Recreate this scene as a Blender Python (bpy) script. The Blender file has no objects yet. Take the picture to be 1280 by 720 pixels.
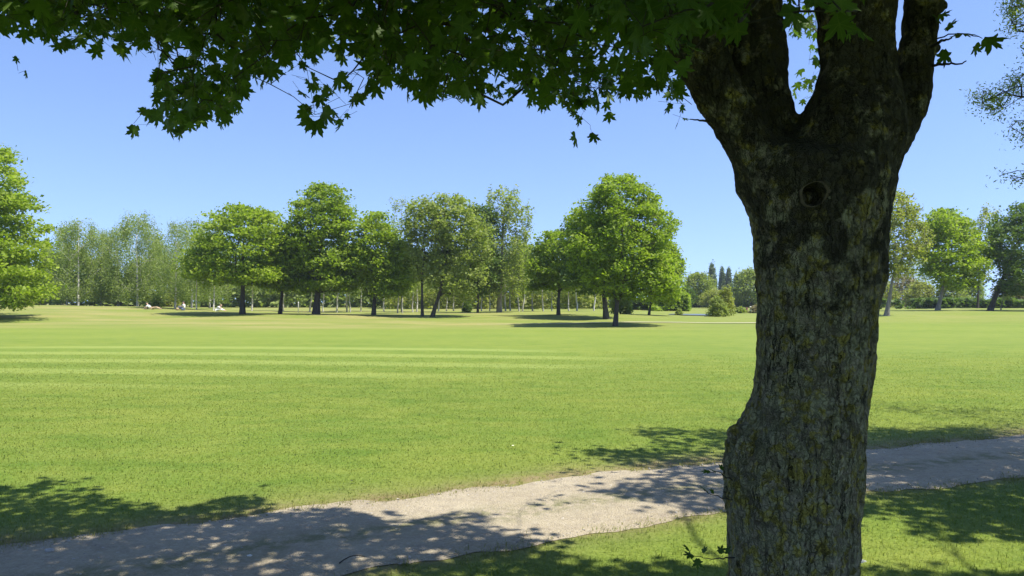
import bpy, math, random
import numpy as np
from mathutils import Vector

R = math.radians
RNG = np.random.default_rng(7)
HAZE = 0.0003
random.seed(7)
scene = bpy.context.scene
COL = scene.collection

# ------------------------------------------------------------------ camera
F = 960.0            # focal length in photo pixels (1280 wide)
CAMH = 1.65
HOR = 378.0
PITCH = math.atan((HOR - 360.0) / F)
cp, sp = math.cos(PITCH), math.sin(PITCH)

def ray(px, py):
    x = (px - 640.0) / F
    y = (360.0 - py) / F
    return np.array([x, cp - y * sp, sp + y * cp])

def at(px, py, Y):
    d = ray(px, py)
    return np.array([0, 0, CAMH]) + d * (Y / d[1])

def ground(px, py, z=0.0):
    d = ray(px, py)
    t = (z - CAMH) / d[2]
    return np.array([0, 0, CAMH]) + d * t

def project(P):
    P = np.asarray(P, float).reshape(-1, 3)
    x = P[:, 0]; y = P[:, 1]; z = P[:, 2] - CAMH
    dep = y * cp + z * sp
    up = -y * sp + z * cp
    dd = np.where(dep > 0.05, dep, 0.05)
    return np.stack([640 + F * x / dd, 360 - F * up / dd, dep], 1)

cam_d = bpy.data.cameras.new('camera')
cam = bpy.data.objects.new('camera', cam_d)
COL.objects.link(cam)
cam.location = (0, 0, CAMH)
cam.rotation_euler = (math.pi / 2 + PITCH, 0, 0)
cam_d.sensor_width = 36
cam_d.lens = 36 * F / 1280
cam_d.clip_end = 6000
cam_d.clip_start = 0.05
scene.camera = cam

# ------------------------------------------------------------------ sun and sky
EL, AZ = R(61), R(113)         # AZ clockwise from +Y (forward)
SUN = np.array([math.cos(EL) * math.sin(AZ), math.cos(EL) * math.cos(AZ), math.sin(EL)])
SH = SUN[:2] / SUN[2]         # shadow shift per metre of height (towards the sun)
w = bpy.data.worlds.new('World'); scene.world = w; w.use_nodes = True
nt = w.node_tree; nt.nodes.clear()
sky = nt.nodes.new('ShaderNodeTexSky'); sky.sky_type = 'NISHITA'
sky.sun_disc = False; sky.sun_elevation = EL; sky.sun_rotation = AZ
sky.air_density = 1.0; sky.dust_density = 0.25; sky.ozone_density = 3.5; sky.altitude = 50
bg = nt.nodes.new('ShaderNodeBackground'); bg.inputs[1].default_value = 0.125
wo = nt.nodes.new('ShaderNodeOutputWorld')
tcw = nt.nodes.new('ShaderNodeTexCoord'); mpw = nt.nodes.new('ShaderNodeMapping'); mpw.vector_type = 'POINT'
mpw.inputs['Scale'].default_value = (1, 1, 0.88); mpw.inputs['Location'].default_value = (0, 0, 0.12)
nt.links.new(tcw.outputs['Generated'], mpw.inputs[0]); nt.links.new(mpw.outputs[0], sky.inputs[0])
hs = nt.nodes.new('ShaderNodeMix'); hs.data_type = 'RGBA'; hs.blend_type = 'MULTIPLY'; hs.inputs[0].default_value = 1; hs.inputs[7].default_value = (0.97, 0.95, 1.08, 1)
nt.links.new(sky.outputs[0], hs.inputs[6]); nt.links.new(hs.outputs[2], bg.inputs[0]); nt.links.new(bg.outputs[0], wo.inputs[0])
sl = bpy.data.lights.new('sun', 'SUN'); sl.energy = 4.6; sl.angle = R(0.53); sl.color = (1, 0.955, 0.87)
so = bpy.data.objects.new('sun', sl); COL.objects.link(so)
so.rotation_euler = Vector(tuple(SUN)).to_track_quat('Z', 'Y').to_euler()
so.location = (20, -3, 40)
scene.view_settings.view_transform = 'Standard'
scene.view_settings.look = 'None'
scene.view_settings.exposure = 0.88
scene.view_settings.gamma = 1

# ------------------------------------------------------------------ object helpers
def tag(o, label=None, cat=None, group=None, kind=None):
    if label: o['label'] = label
    if cat: o['category'] = cat
    if group: o['group'] = group
    if kind: o['kind'] = kind
    return o

def empty(name, loc):
    o = bpy.data.objects.new(name, None); COL.objects.link(o)
    o.location = tuple(float(v) for v in loc); o.empty_display_size = 0.3
    return o

def mesh_obj(name, V, faces, mat, parent=None, smooth=False, attrs=None, origin=None):
    """faces: list of (n,k) int arrays. Vertices in world space; origin is the parent's location."""
    V = np.asarray(V, np.float32).reshape(-1, 3)
    if origin is not None:
        V = V - np.asarray(origin, np.float32)
    me = bpy.data.meshes.new(name)
    me.vertices.add(len(V)); me.vertices.foreach_set('co', V.ravel())
    faces = [np.asarray(f, np.int32) for f in faces if len(f)]
    tot = np.concatenate([np.full(len(f), f.shape[1], np.int32) for f in faces])
    idx = np.concatenate([f.ravel() for f in faces])
    start = np.concatenate([[0], np.cumsum(tot)[:-1]]).astype(np.int32)
    me.loops.add(len(idx)); me.loops.foreach_set('vertex_index', idx)
    me.polygons.add(len(tot)); me.polygons.foreach_set('loop_start', start)
    me.update(calc_edges=True)
    if smooth: me.polygons.foreach_set('use_smooth', np.ones(len(tot), bool))
    if attrs:
        for k, a in attrs.items():
            at_ = me.attributes.new(k, 'FLOAT', 'POINT')
            at_.data.foreach_set('value', np.asarray(a, np.float32))
    me.materials.append(mat)
    o = bpy.data.objects.new(name, me); COL.objects.link(o)
    if parent is not None: o.parent = parent
    return o

def merge(parts):
    """parts: list of (V, [faces]) -> one (V, [faces])"""
    Vs = []; Fs = {}; n = 0
    for V, fs in parts:
        for f in fs:
            f = np.asarray(f)
            if len(f): Fs.setdefault(f.shape[1], []).append(f + n)
        Vs.append(V); n += len(V)
    return np.concatenate(Vs), [np.concatenate(v) for v in Fs.values()]

def tube(P, rad, n=6, cap=True, sy=None):
    P = np.asarray(P, float); m = len(P)
    rad = np.broadcast_to(np.asarray(rad, float), (m,))
    T = np.gradient(P, axis=0)
    T /= np.linalg.norm(T, axis=1)[:, None] + 1e-9
    a = np.array([0.0, 0, 1]) if abs(T[0, 2]) < 0.8 else np.array([1.0, 0, 0])
    rings = []
    u = np.cross(T[0], a); u /= np.linalg.norm(u)
    th = np.linspace(0, 2 * np.pi, n, endpoint=False)
    for i in range(m):
        u = u - T[i] * np.dot(u, T[i]); u /= np.linalg.norm(u) + 1e-9
        v = np.cross(T[i], u)
        rings.append(P[i] + rad[i] * (np.cos(th)[:, None] * u + np.sin(th)[:, None] * v))
    V = np.concatenate(rings)
    i = np.arange(m - 1)[:, None] * n; j = np.arange(n)[None, :]; jn = (j + 1) % n
    q = np.stack([(i + j), (i + jn), (i + n + jn), (i + n + j)], -1).reshape(-1, 4)
    fs = [q]
    if cap:
        c = len(V); V = np.concatenate([V, P[:1], P[-1:]])
        j = np.arange(n); jn = (j + 1) % n
        t1 = np.stack([jn, j, np.full(n, c)], 1)
        t2 = np.stack([(m - 1) * n + j, (m - 1) * n + jn, np.full(n, c + 1)], 1)
        fs.append(np.concatenate([t1, t2]))
    return V, fs

# numpy value noise
def _hash(ix, iy, iz, s):
    h = (ix.astype(np.int64) * 374761393 + iy.astype(np.int64) * 668265263 + iz.astype(np.int64) * 2147483647 + s * 974634777) & 0xffffffff
    h = ((h ^ (h >> 13)) * 1274126177) & 0xffffffff
    h = (h ^ (h >> 16)) & 0xffffffff
    return h / 4294967295.0
def vnoise(P, s=0):
    P = np.asarray(P, float)
    if P.shape[1] == 2: P = np.concatenate([P, np.zeros((len(P), 1))], 1)
    I = np.floor(P); f = P - I; f = f * f * (3 - 2 * f)
    I = I.astype(np.int64); out = 0
    for dx in (0, 1):
        for dy in (0, 1):
            for dz in (0, 1):
                wgt = (f[:, 0] if dx else 1 - f[:, 0]) * (f[:, 1] if dy else 1 - f[:, 1]) * (f[:, 2] if dz else 1 - f[:, 2])
                out = out + wgt * _hash(I[:, 0] + dx, I[:, 1] + dy, I[:, 2] + dz, s)
    return out
def fbm(P, o=4, s=0):
    P = np.asarray(P, float); a = 0.5; r = 0; t = 0
    for i in range(o):
        r = r + a * vnoise(P * 2 ** i, s + i * 17); t += a; a *= 0.5
    return r / t

def in_poly(px, py, poly):
    poly = np.asarray(poly, float); c = np.zeros(len(px), bool)
    x1, y1 = poly[-1]
    for x2, y2 in poly:
        cond = ((y1 > py) != (y2 > py))
        with np.errstate(divide='ignore', invalid='ignore'):
            xi = (x2 - x1) * (py - y1) / (y2 - y1 + 1e-12) + x1
        c ^= cond & (px < xi)
        x1, y1 = x2, y2
    return c

# ------------------------------------------------------------------ materials
class NT:
    def __init__(s, name):
        s.m = bpy.data.materials.new(name); s.m.use_nodes = True
        s.t = s.m.node_tree; s.t.nodes.clear()
        s.out = s.t.nodes.new('ShaderNodeOutputMaterial')
    def n(s, typ, ins=None, **kw):
        nd = s.t.nodes.new('ShaderNode' + typ)
        for k, v in kw.items(): setattr(nd, k, v)
        for k, v in (ins or {}).items():
            if isinstance(v, bpy.types.NodeSocket): s.t.links.new(v, nd.inputs[k])
            else: nd.inputs[k].default_value = v
        return nd
    def link(s, a, b): s.t.links.new(a, b)
    def pos(s): return s.n('NewGeometry').outputs['Position']
    def noise(s, vec, scale, detail=4, rough=0.55):
        return s.n('TexNoise', {'Vector': vec, 'Scale': scale, 'Detail': detail, 'Roughness': rough}).outputs['Fac']
    def vmul(s, vec, v): return s.n('VectorMath', {0: vec, 1: v}, operation='MULTIPLY').outputs[0]
    def ramp(s, fac, a, b, x=0.0, y=1.0):
        return s.n('MapRange', {'Value': fac, 'From Min': a, 'From Max': b, 'To Min': x, 'To Max': y}, clamp=True).outputs[0]
    def mix(s, f, a, b, bt='MIX'):
        nd = s.t.nodes.new('ShaderNodeMix'); nd.data_type = 'RGBA'; nd.blend_type = bt
        for i, v in ((0, f), (6, a), (7, b)):
            if isinstance(v, bpy.types.NodeSocket): s.link(v, nd.inputs[i])
            else: nd.inputs[i].default_value = v if i == 0 else (tuple(v) + (1,) if len(v) == 3 else v)
        return nd.outputs[2]
    def math(s, op, a, b=0.0): return s.n('Math', {0: a, 1: b}, operation=op).outputs[0]
    def attr(s, name): return s.n('Attribute', attribute_name=name).outputs['Fac']

def leaf_mat(name, ca, cb, transl=0.35, tint=(1.15, 1.3, 0.5), rough=0.55, gloss=0.25, veins=False):
    s = NT(name)
    tone = s.attr('tone')
    c = s.mix(tone, ca, cb)
    if veins: c = s.mix(s.ramp(s.attr('vein'), 0.80, 1.0, 0, .55), c, (cb[0] * 1.5, cb[1] * 1.35, cb[2] * 1.6))
    b = s.n('BsdfPrincipled', {'Base Color': c, 'Roughness': rough, 'Specular IOR Level': gloss})
    tc = s.mix(1.0, c, tuple(tint), 'MULTIPLY')
    t = s.n('BsdfTranslucent', {'Color': tc})
    mx = s.n('MixShader', {0: transl, 1: b.outputs[0], 2: t.outputs[0]})
    s.link(mx.outputs[0], s.out.inputs[0])
    return s.m

def bark_mat(name, a, b, scale=6, rough=0.9, bumpd=0.03):
    s = NT(name); p = s.vmul(s.pos(), (1, 1, 0.25))
    n1 = s.noise(p, scale, 5); n2 = s.noise(s.pos(), scale * 4, 4)
    c = s.mix(s.ramp(n1, 0.35, 0.65), a, b)
    c = s.mix(s.ramp(n2, 0.5, 0.75, 0, 0.5), c, (a[0] * .5, a[1] * .5, a[2] * .5))
    bp = s.n('Bump', {'Height': n2, 'Strength': 0.6, 'Distance': bumpd})
    pr = s.n('BsdfPrincipled', {'Base Color': c, 'Roughness': rough, 'Normal': bp.outputs[0]})
    s.link(pr.outputs[0], s.out.inputs[0]); return s.m

def plain(name, c, rough=0.7, var=0.25, scale=20):
    s = NT(name); n = s.noise(s.pos(), scale, 3)
    cc = s.mix(n, tuple(x * (1 - var) for x in c), tuple(x * (1 + var) for x in c))
    pr = s.n('BsdfPrincipled', {'Base Color': cc, 'Roughness': rough})
    s.link(pr.outputs[0], s.out.inputs[0]); return s.m

def maple_bark():
    s = NT('maple_bark'); P = s.pos()
    wob = s.n('TexNoise', {'Vector': P, 'Scale': 24.0, 'Detail': 4.0, 'Roughness': 0.7})
    P2 = s.n('VectorMath', {0: P, 1: s.n('VectorMath', {0: wob.outputs['Color'], 1: (0.04, 0.04, 0.05)}, operation='MULTIPLY').outputs[0]}, operation='ADD').outputs[0]
    Pv = s.vmul(P2, (1, 1, 0.36))
    v1 = s.n('TexVoronoi', {'Vector': Pv, 'Scale': 36.0, 'Randomness': 1.0}, feature='DISTANCE_TO_EDGE').outputs['Distance']
    v2 = s.n('TexVoronoi', {'Vector': s.vmul(P2, (1, 1, 0.7)), 'Scale': 62.0}, feature='DISTANCE_TO_EDGE').outputs['Distance']
    plates = s.n('TexVoronoi', {'Vector': Pv, 'Scale': 36.0}).outputs['Color']
    fz = s.noise(s.vmul(P2, (1, 1, 0.10)), 21, 3, 0.5); fis = s.ramp(s.math('ABSOLUTE', s.math('SUBTRACT', fz, 0.5)), 0.0, 0.022, 1, 0)
    depth = s.ramp(s.noise(P, 2.3, 3), 0.35, 0.7, 0.35, 1.0)
    crack1 = s.math('MULTIPLY', s.math('MULTIPLY', s.ramp(v1, 0.01, 0.10, 1, 0), depth), s.ramp(s.noise(P, 30, 4), 0.42, 0.56, 0.12, 1))
    crack2 = s.math('MULTIPLY', s.ramp(v2, 0.0, 0.08, 1, 0), 0.22)
    crack = s.math('MAXIMUM', s.math('MAXIMUM', s.math('MULTIPLY', crack1, 0.8), crack2), s.math('MULTIPLY', fis, s.ramp(s.noise(P, 5, 2), .4, .6, .45, 1)))
    fine = s.noise(P, 95, 5, 0.65)
    mid = s.noise(P, 14, 4, 0.6)
    big = s.noise(P, 3.2, 4, 0.6)
    base = s.mix(s.ramp(mid, 0.35, 0.65), (0.24, 0.20, 0.135), (0.36, 0.315, 0.215))
    grey = s.mix(fine, (0.27, 0.26, 0.145), (0.42, 0.40, 0.24))
    c = s.mix(s.ramp(s.noise(P2, 19, 4, 0.62), 0.42, 0.56, 0, 0.85), base, grey)
    yel = s.mix(fine, (0.27, 0.22, 0.035), (0.44, 0.37, 0.07))
    sepn = s.noise(s.n('VectorMath', {0: P2, 1: (7.3, 2.1, 4.4)}, operation='ADD').outputs[0], 21, 4, 0.6)
    c = s.mix(s.ramp(sepn, 0.51, 0.60, 0, 0.85), c, yel)
    # dark old bark between the lichens; crown shade painted in towards the fork
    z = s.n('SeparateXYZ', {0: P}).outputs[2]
    shade_z = s.ramp(z, 0.8, 2.2, -0.14, 0.17)
    dk = s.ramp(s.math('ADD', s.noise(P, 6, 5, 0.7), shade_z), 0.55, 0.64)
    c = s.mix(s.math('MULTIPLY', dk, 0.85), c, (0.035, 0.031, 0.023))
    col = s.n('SeparateXYZ', {0: plates}).outputs[0]
    c = s.mix(s.ramp(col, 0, 1, 0.0, 0.25), c, (0.05, 0.045, 0.03))
    c = s.mix(s.math('MULTIPLY', crack, .95), c, (0.016, 0.013, 0.010))
    h = s.math('SUBTRACT', s.math('MULTIPLY', fine, 0.35), crack)
    h = s.math('ADD', h, s.math('MULTIPLY', mid, 0.8))
    bp = s.n('Bump', {'Height': h, 'Strength': 1.0, 'Distance': 0.024})
    pr = s.n('BsdfPrincipled', {'Base Color': c, 'Roughness': 0.92, 'Normal': bp.outputs[0], 'Specular IOR Level': 0.15})
    s.link(pr.outputs[0], s.out.inputs[0])
    return s.m

M = {}
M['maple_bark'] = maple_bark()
M['maple_leaf'] = leaf_mat('maple_leaf', (0.050, 0.100, 0.015), (0.100, 0.170, 0.024), 0.38, (1.2, 1.35, 0.45), veins=True)
M['maple_twig'] = bark_mat('maple_twig', (0.035, 0.03, 0.022), (0.07, 0.06, 0.04), 12)
M['dark_bark'] = bark_mat('dark_bark', (0.038, 0.032, 0.025), (0.085, 0.073, 0.056), 5)
M['grey_bark'] = bark_mat('grey_bark', (0.15, 0.13, 0.10), (0.28, 0.25, 0.20), 5)
M['birch_bark'] = bark_mat('birch_bark', (0.66, 0.63, 0.57), (0.30, 0.27, 0.23), 2.2)
M['green_a'] = leaf_mat('bright_leaf', (0.165, 0.235, 0.022), (0.340, 0.420, 0.046), 0.50)
M['green_b'] = leaf_mat('oak_leaf', (0.150, 0.220, 0.022), (0.310, 0.390, 0.044), 0.50)
M['green_c'] = leaf_mat('grey_leaf', (0.190, 0.235, 0.055), (0.330, 0.375, 0.095), 0.48)
M['green_d'] = leaf_mat('dark_leaf', (0.080, 0.135, 0.028), (0.150, 0.215, 0.042), 0.42)
M['green_y'] = leaf_mat('olive_leaf', (0.210, 0.240, 0.050), (0.340, 0.350, 0.090), 0.48)
M['birch_leaf'] = leaf_mat('birch_leaf', (0.180, 0.235, 0.060), (0.320, 0.380, 0.110), 0.48)
M['poplar_leaf'] = leaf_mat('poplar_leaf', (0.115, 0.165, 0.085), (0.175, 0.225, 0.120), 0.3)  # distance haze painted into the leaf colour as a paler bluish tint
M['brown_leaf'] = leaf_mat('brown_leaf', (0.200, 0.165, 0.085), (0.270, 0.240, 0.110), 0.3)

# ------------------------------------------------------------------ terrain
KX = np.array([-150, 60, 190, 300, 470, 620, 770, 870, 960, 1110, 1230, 1430], float)
KD = np.array([0, 36, 52, 62, 70, 85, 100, 130, 300, 3000], float)
KZ = np.array([
 [0, 0, .10, .36, .80, 1.30, 1.15, 1.0, 1.0, 1.0],
 [0, 0, .10, .36, .80, 1.30, 1.15, 1.0, 1.0, 1.0],
 [0, 0, .06, .25, .55, 1.10, 1.05, .95, 1.0, 1.0],
 [0, 0, .03, .25, .57, .68, .75, .80, 1.0, 1.0],
 [0, 0, .03, .28, .56, .58, .62, .80, 1.0, 1.0],
 [0, 0, .05, .28, .56, .66, .62, .76, .9, 1.0],
 [0, 0, .08, .30, .62, .66, .62, .70, .9, 1.0],
 [0, 0, .08, .20, .32, .40, .50, .62, .8, 1.0],
 [0, 0, .08, .22, .34, .42, .52, .62, .8, 1.0],
 [0, 0, .30, .74, .86, .80, .72, .80, 1.0, 1.0],
 [0, 0, .20, .50, .80, .95, .82, .80, 1.0, 1.0],
 [0, 0, .20, .50, .80, .95, .82, .80, 1.0, 1.0]])
POND = (ground(867, 393, .38)[0], 80.0)
def tz(X, Y):
    X = np.atleast_1d(np.asarray(X, float)); Y = np.atleast_1d(np.asarray(Y, float))
    Ys = np.maximum(Y, 1.0)
    px = np.clip(640 + F * X / Ys, KX[0], KX[-1] - 1e-3)
    i = np.clip(np.searchsorted(KX, px, 'right') - 1, 0, len(KX) - 2)
    u = (px - KX[i]) / (KX[i + 1] - KX[i]); u = u * u * (3 - 2 * u)
    D = np.clip(Y, 0, 2999)
    j = np.clip(np.searchsorted(KD, D, 'right') - 1, 0, len(KD) - 2)
    v = (D - KD[j]) / (KD[j + 1] - KD[j]); v = v * v * (3 - 2 * v)
    z = (KZ[i, j] * (1 - u) + KZ[i + 1, j] * u) * (1 - v) + (KZ[i, j + 1] * (1 - u) + KZ[i + 1, j + 1] * u) * v
    e = ((X - POND[0]) / 4.2) ** 2 + ((Y - POND[1]) / 9.0) ** 2
    k = np.clip((1.7 - e) / 0.7, 0, 1); k = k * k * (3 - 2 * k)
    z = z * (1 - k) + 0.33 * k
    far = np.clip((Y - 14) / 20, 0, 1)
    z = z + far * (0.05 + 0.30 * np.clip((Y - 40) / 12, 0, 1) * np.clip((110 - Y) / 20, 0, 1) * (1 - k)) * (fbm(np.stack([X / 10, Y / 8], 1), 3, 5) - 0.5)
    return z
def tz1(x, y): return float(tz(x, y)[0])

PU = np.array([ground(*q)[:2] for q in ((0, 684), (340, 641), (500, 623), (640, 605), (760, 590), (905, 578), (1080, 563), (1180, 552), (1280, 544))])
PL = np.array([ground(*q)[:2] for q in ((450, 720), (600, 692), (700, 676), (800, 660), (905, 640), (1071, 618), (1280, 597))])
def ext(P, xa, xb):
    a = P[0] + (P[1] - P[0]) / (P[1][0] - P[0][0]) * (xa - P[0][0]); b = P[-1] + (P[-1] - P[-3]) / (P[-1][0] - P[-3][0]) * (xb - P[-1][0])
    return np.concatenate([[a], P, [b]])
PU = ext(PU, -30, 40); PL = ext(PL, -30, 40)
def yU(x): return np.interp(x, PU[:, 0], PU[:, 1])
def yL(x):
    return np.interp(x, PL[:, 0], PL[:, 1])

def grow_axis(a, b, step, fine0, fine1, ratio=1.045):
    xs = list(np.arange(fine0, fine1 + step, step))
    s = step
    while xs[-1] < b: s *= ratio; xs.append(xs[-1] + s)
    s = step; lo = [fine0]
    while lo[-1] > a: s *= ratio * 1.05; lo.append(lo[-1] - s)
    return np.array(lo[:0:-1] + xs)
gx = grow_axis(-480, 480, 0.14, -6.5, 9.0, 1.06)
gy = grow_axis(-300, 560, 0.11, 3.6, 12.0, 1.032)
GX, GY = np.meshgrid(gx, gy); GX = GX.ravel(); GY = GY.ravel()
gz = tz(GX, GY)
G2 = np.stack([GX, GY], 1)
# wear by the path, mowing stripes, dry rough on the mounds
def dryness(X, Y):
    P2 = np.stack([X, Y], 1)
    dU = Y - yU(X); dL = yL(X) - Y
    n = fbm(P2 * 2.2, 4, 3)
    near = np.exp(-np.clip(dU, 0, 99) / 0.30) * (dU > -0.3) * 1.25 + np.exp(-np.clip(dL, 0, 99) / 0.18) * (dL > -0.3) * 0.55
    d = np.clip(near * (0.2 + 1.7 * n), 0, 1)
    inside = (dU < 0) & (dL < 0)
    d = np.where(inside, 0.8, d)
    return d
def roughness_map(X, Y):
    """unmown, drier grass: beyond the fairway"""
    far = np.clip((Y - (47 + 7 * (fbm(np.stack([X / 14, Y / 50], 1), 2, 8) - .5) * 2)) / 7, 0, 1)
    px = 640 + F * X / np.maximum(Y, 1)
    return far * (0.35 + 0.65 * np.clip((820 - px) / 250, 0.25, 1))
dry = dryness(GX, GY); rgh = roughness_map(GX, GY)
nx, ny = len(gx), len(gy)
ii = np.arange(ny - 1)[:, None] * nx; jj = np.arange(nx - 1)[None, :]
gf = np.stack([ii + jj, ii + jj + 1, ii + nx + jj + 1, ii + nx + jj], -1).reshape(-1, 4)

def grass_color(s, P, dryv, rghv):
    """shared colour logic for turf and blades"""
    y_ = s.n('SeparateXYZ', {0: P}).outputs[1]
    n1 = s.noise(P, 0.22, 4); n2 = s.noise(s.vmul(P, (1, 1, 0)), 1.5, 5, 0.6); n3 = s.noise(s.vmul(P, (1, 1, 0)), 9, 4, 0.65)
    c = s.mix(s.ramp(n1, 0.35, 0.65), (0.110, 0.176, 0.022), (0.178, 0.220, 0.032))
    c = s.mix(s.ramp(n2, 0.40, 0.70, 0, 0.50), c, (0.215, 0.238, 0.048))
    c = s.mix(s.ramp(n3, 0.45, 0.75, 0, 0.40), c, (0.100, 0.160, 0.024))
    n4 = s.noise(s.vmul(P, (1, 1, 0)), 28, 3, 0.6)
    c = s.mix(s.ramp(n4, 0.5, 0.72, 0, 0.55), c, (0.235, 0.285, 0.070))
    c = s.mix(s.ramp(n4, 0.28, 0.46, 0.5, 0), c, (0.070, 0.125, 0.016))
    n5 = s.noise(s.vmul(P, (0.5, 1.0, 0)), 2.6, 5, 0.7)
    c = s.mix(s.math('MULTIPLY', s.ramp(n5, 0.46, 0.66, 0, 0.55), s.ramp(y_, 8, 20, 0.4, 1)), c, (0.235, 0.262, 0.052))
    c = s.mix(s.math('MULTIPLY', s.ramp(n5, 0.34, 0.48, 0.4, 0), s.ramp(y_, 8, 20, 0.4, 1)), c, (0.088, 0.150, 0.022))
    nb_ = s.noise(s.vmul(P, (.8, 1.6, 0)), 0.9, 4, 0.55)
    c = s.mix(s.ramp(nb_, 0.5, 0.68, 0, 0.55), c, (0.080, 0.150, 0.018))
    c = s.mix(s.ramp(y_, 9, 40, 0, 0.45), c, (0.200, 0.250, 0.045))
    # mowing stripes on the fairway, gently curved
    xyz = s.n('SeparateXYZ', {0: P}); x = xyz.outputs[0]; y = xyz.outputs[1]
    yy = s.math('ADD', y, s.math('MULTIPLY', x, 0.22))
    yy = s.math('ADD', yy, s.math('MULTIPLY', s.math('MULTIPLY', x, x), 0.006))
    sw = s.math('SINE', s.math('MULTIPLY', yy, 2 * math.pi / 3.2))
    sw = s.ramp(sw, -0.7, 0.7, -1, 1)
    ex = s.math('DIVIDE', s.math('ADD', x, 10.5), 13.0); ey = s.math('DIVIDE', s.math('ADD', y, -22.5), 7.5)
    e = s.math('ADD', s.math('MULTIPLY', ex, ex), s.math('MULTIPLY', ey, ey))
    e = s.math('ADD', e, s.ramp(n1, 0, 1, -0.3, 0.3))
    msk = s.ramp(e, 0.85, 1.25, 1, 0)
    stv = s.math('MULTIPLY', s.math('MULTIPLY', sw, msk), 1.0)
    c = s.mix(s.ramp(stv, 0, 1, 0, 0.50), c, (0.285, 0.332, 0.085))
    c = s.mix(s.ramp(stv, -1, 0, 0.30, 0), c, (0.125, 0.190, 0.030))
    # faint far stripes
    s2 = s.math('SINE', s.math('MULTIPLY', s.math('ADD', y, s.math('MULTIPLY', x, 0.10)), 2 * math.pi / 6.5))
    m2 = s.math('MULTIPLY', s.ramp(y, 30, 36, 0, 1), s.ramp(y, 48, 56, 1, 0))
    c = s.mix(s.math('MULTIPLY', s.math('MULTIPLY', s.ramp(s2, -.6, .6, 0, 1), m2), 0.18), c, (0.24, 0.28, 0.060))
    nr = s.noise(s.vmul(P, (0.10, 0.28, 0)), 1.0, 5, 0.6)
    rc = s.mix(s.ramp(nr, 0.35, 0.65), (0.180, 0.215, 0.048), (0.285, 0.262, 0.090))
    c = s.mix(s.math('MULTIPLY', rghv, s.ramp(nr, 0.3, 0.55, 0.45, 1.0)), c, rc)
    dc = s.mix(n3, (0.17, 0.125, 0.065), (0.30, 0.225, 0.125))
    c = s.mix(s.math('MULTIPLY', dryv, s.ramp(n3, 0.3, 0.6, 0.5, 1.0)), c, dc)
    return c, n3

def turf_mat():
    s = NT('turf'); P = s.pos()
    c, n3 = grass_color(s, P, s.attr('dry'), s.attr('rough'))
    f = s.noise(P, 45, 4, 0.7); f2 = s.noise(s.vmul(P, (1, .6, 1)), 7, 5, 0.75)
    c = s.mix(s.ramp(f, 0.35, 0.7, 0, 0.14), c, (0.090, 0.145, 0.024))
    h = s.math('ADD', s.math('MULTIPLY', f, 0.3), s.math('MULTIPLY', f2, 1.0))
    bp = s.n('Bump', {'Height': h, 'Strength': 0.55, 'Distance': 0.05})
    pr = s.n('BsdfPrincipled', {'Base Color': c, 'Roughness': 0.85, 'Normal': bp.outputs[0], 'Specular IOR Level': 0.1})
    s.link(pr.outputs[0], s.out.inputs[0]); return s.m
def blade_mat():
    s = NT('grass_blade'); P = s.pos()
    c, _ = grass_color(s, P, s.attr('dry'), s.attr('rough'))
    t = s.attr('tone')
    c = s.mix(s.ramp(t, 0.3, 1, 0.0, 0.6), c, (0.25, 0.30, 0.065))
    c = s.mix(s.ramp(t, 0, 0.35, 0.2, 0), c, (0.085, 0.15, 0.02))
    nn = s.n('VectorMath', {0: s.vmul(s.n('NewGeometry').outputs['Normal'], (.45, .45, .45)), 1: (0, 0, 1)}, operation='ADD').outputs[0]
    nn = s.n('VectorMath', {0: nn}, operation='NORMALIZE').outputs[0]
    b = s.n('BsdfPrincipled', {'Base Color': c, 'Roughness': 0.6, 'Specular IOR Level': 0.2, 'Normal': nn})
    tr = s.n('BsdfTranslucent', {'Color': s.mix(1.0, c, (1.7, 1.7, 1.3), 'MULTIPLY')})
    mx = s.n('MixShader', {0: 0.45, 1: b.outputs[0], 2: tr.outputs[0]})
    s.link(mx.outputs[0], s.out.inputs[0]); return s.m
M['turf'] = turf_mat(); M['blade'] = blade_mat()
gobj = mesh_obj('ground', np.stack([GX, GY, gz], 1), [gf], M['turf'], smooth=True, attrs={'dry': dry, 'rough': rgh})
tag(gobj, kind='structure')

# path
def path_mat():
    s = NT('path_gravel'); P = s.pos()
    n1 = s.noise(P, 1.1, 4); n2 = s.noise(P, 9, 5, 0.65); n3 = s.noise(P, 60, 4, 0.7)
    v = s.n('TexVoronoi', {'Vector': P, 'Scale': 55.0}).outputs
    vc = s.n('SeparateXYZ', {0: v['Color']}).outputs[0]
    c = s.mix(s.ramp(n1, 0.3, 0.7), (0.325, 0.272, 0.178), (0.415, 0.356, 0.245))
    c = s.mix(s.ramp(n2, 0.45, 0.75, 0, 0.6), c, (0.23, 0.19, 0.145))
    c = s.mix(s.ramp(vc, 0.5, 1.0, 0, 0.35), c, (0.50, 0.44, 0.345))
    c = s.mix(s.ramp(n3, 0.55, 0.8, 0, 0.6), c, (0.15, 0.125, 0.095))
    g = s.attr('mid')
    gm = s.math('MULTIPLY', g, s.ramp(s.noise(P, 6, 5, 0.7), 0.42, 0.58))
    c = s.mix(s.math('MULTIPLY', gm, 0.75), c, (0.15, 0.155, 0.06))
    h = s.math('ADD', s.math('MULTIPLY', s.ramp(v['Distance'], 0, 0.6, 1, 0), 0.5), s.math('ADD', n3, s.math('MULTIPLY', n2, 1.5)))
    bp = s.n('Bump', {'Height': h, 'Strength': 0.7, 'Distance': 0.02})
    pr = s.n('BsdfPrincipled', {'Base Color': c, 'Roughness': 0.92, 'Normal': bp.outputs[0], 'Specular IOR Level': 0.15})
    s.link(pr.outputs[0], s.out.inputs[0]); return s.m
M['path'] = path_mat()
xs = np.concatenate([np.arange(-29, -7, 0.5), np.arange(-7, 10, 0.05), np.arange(10, 38, 0.5)])
rows = 26
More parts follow.
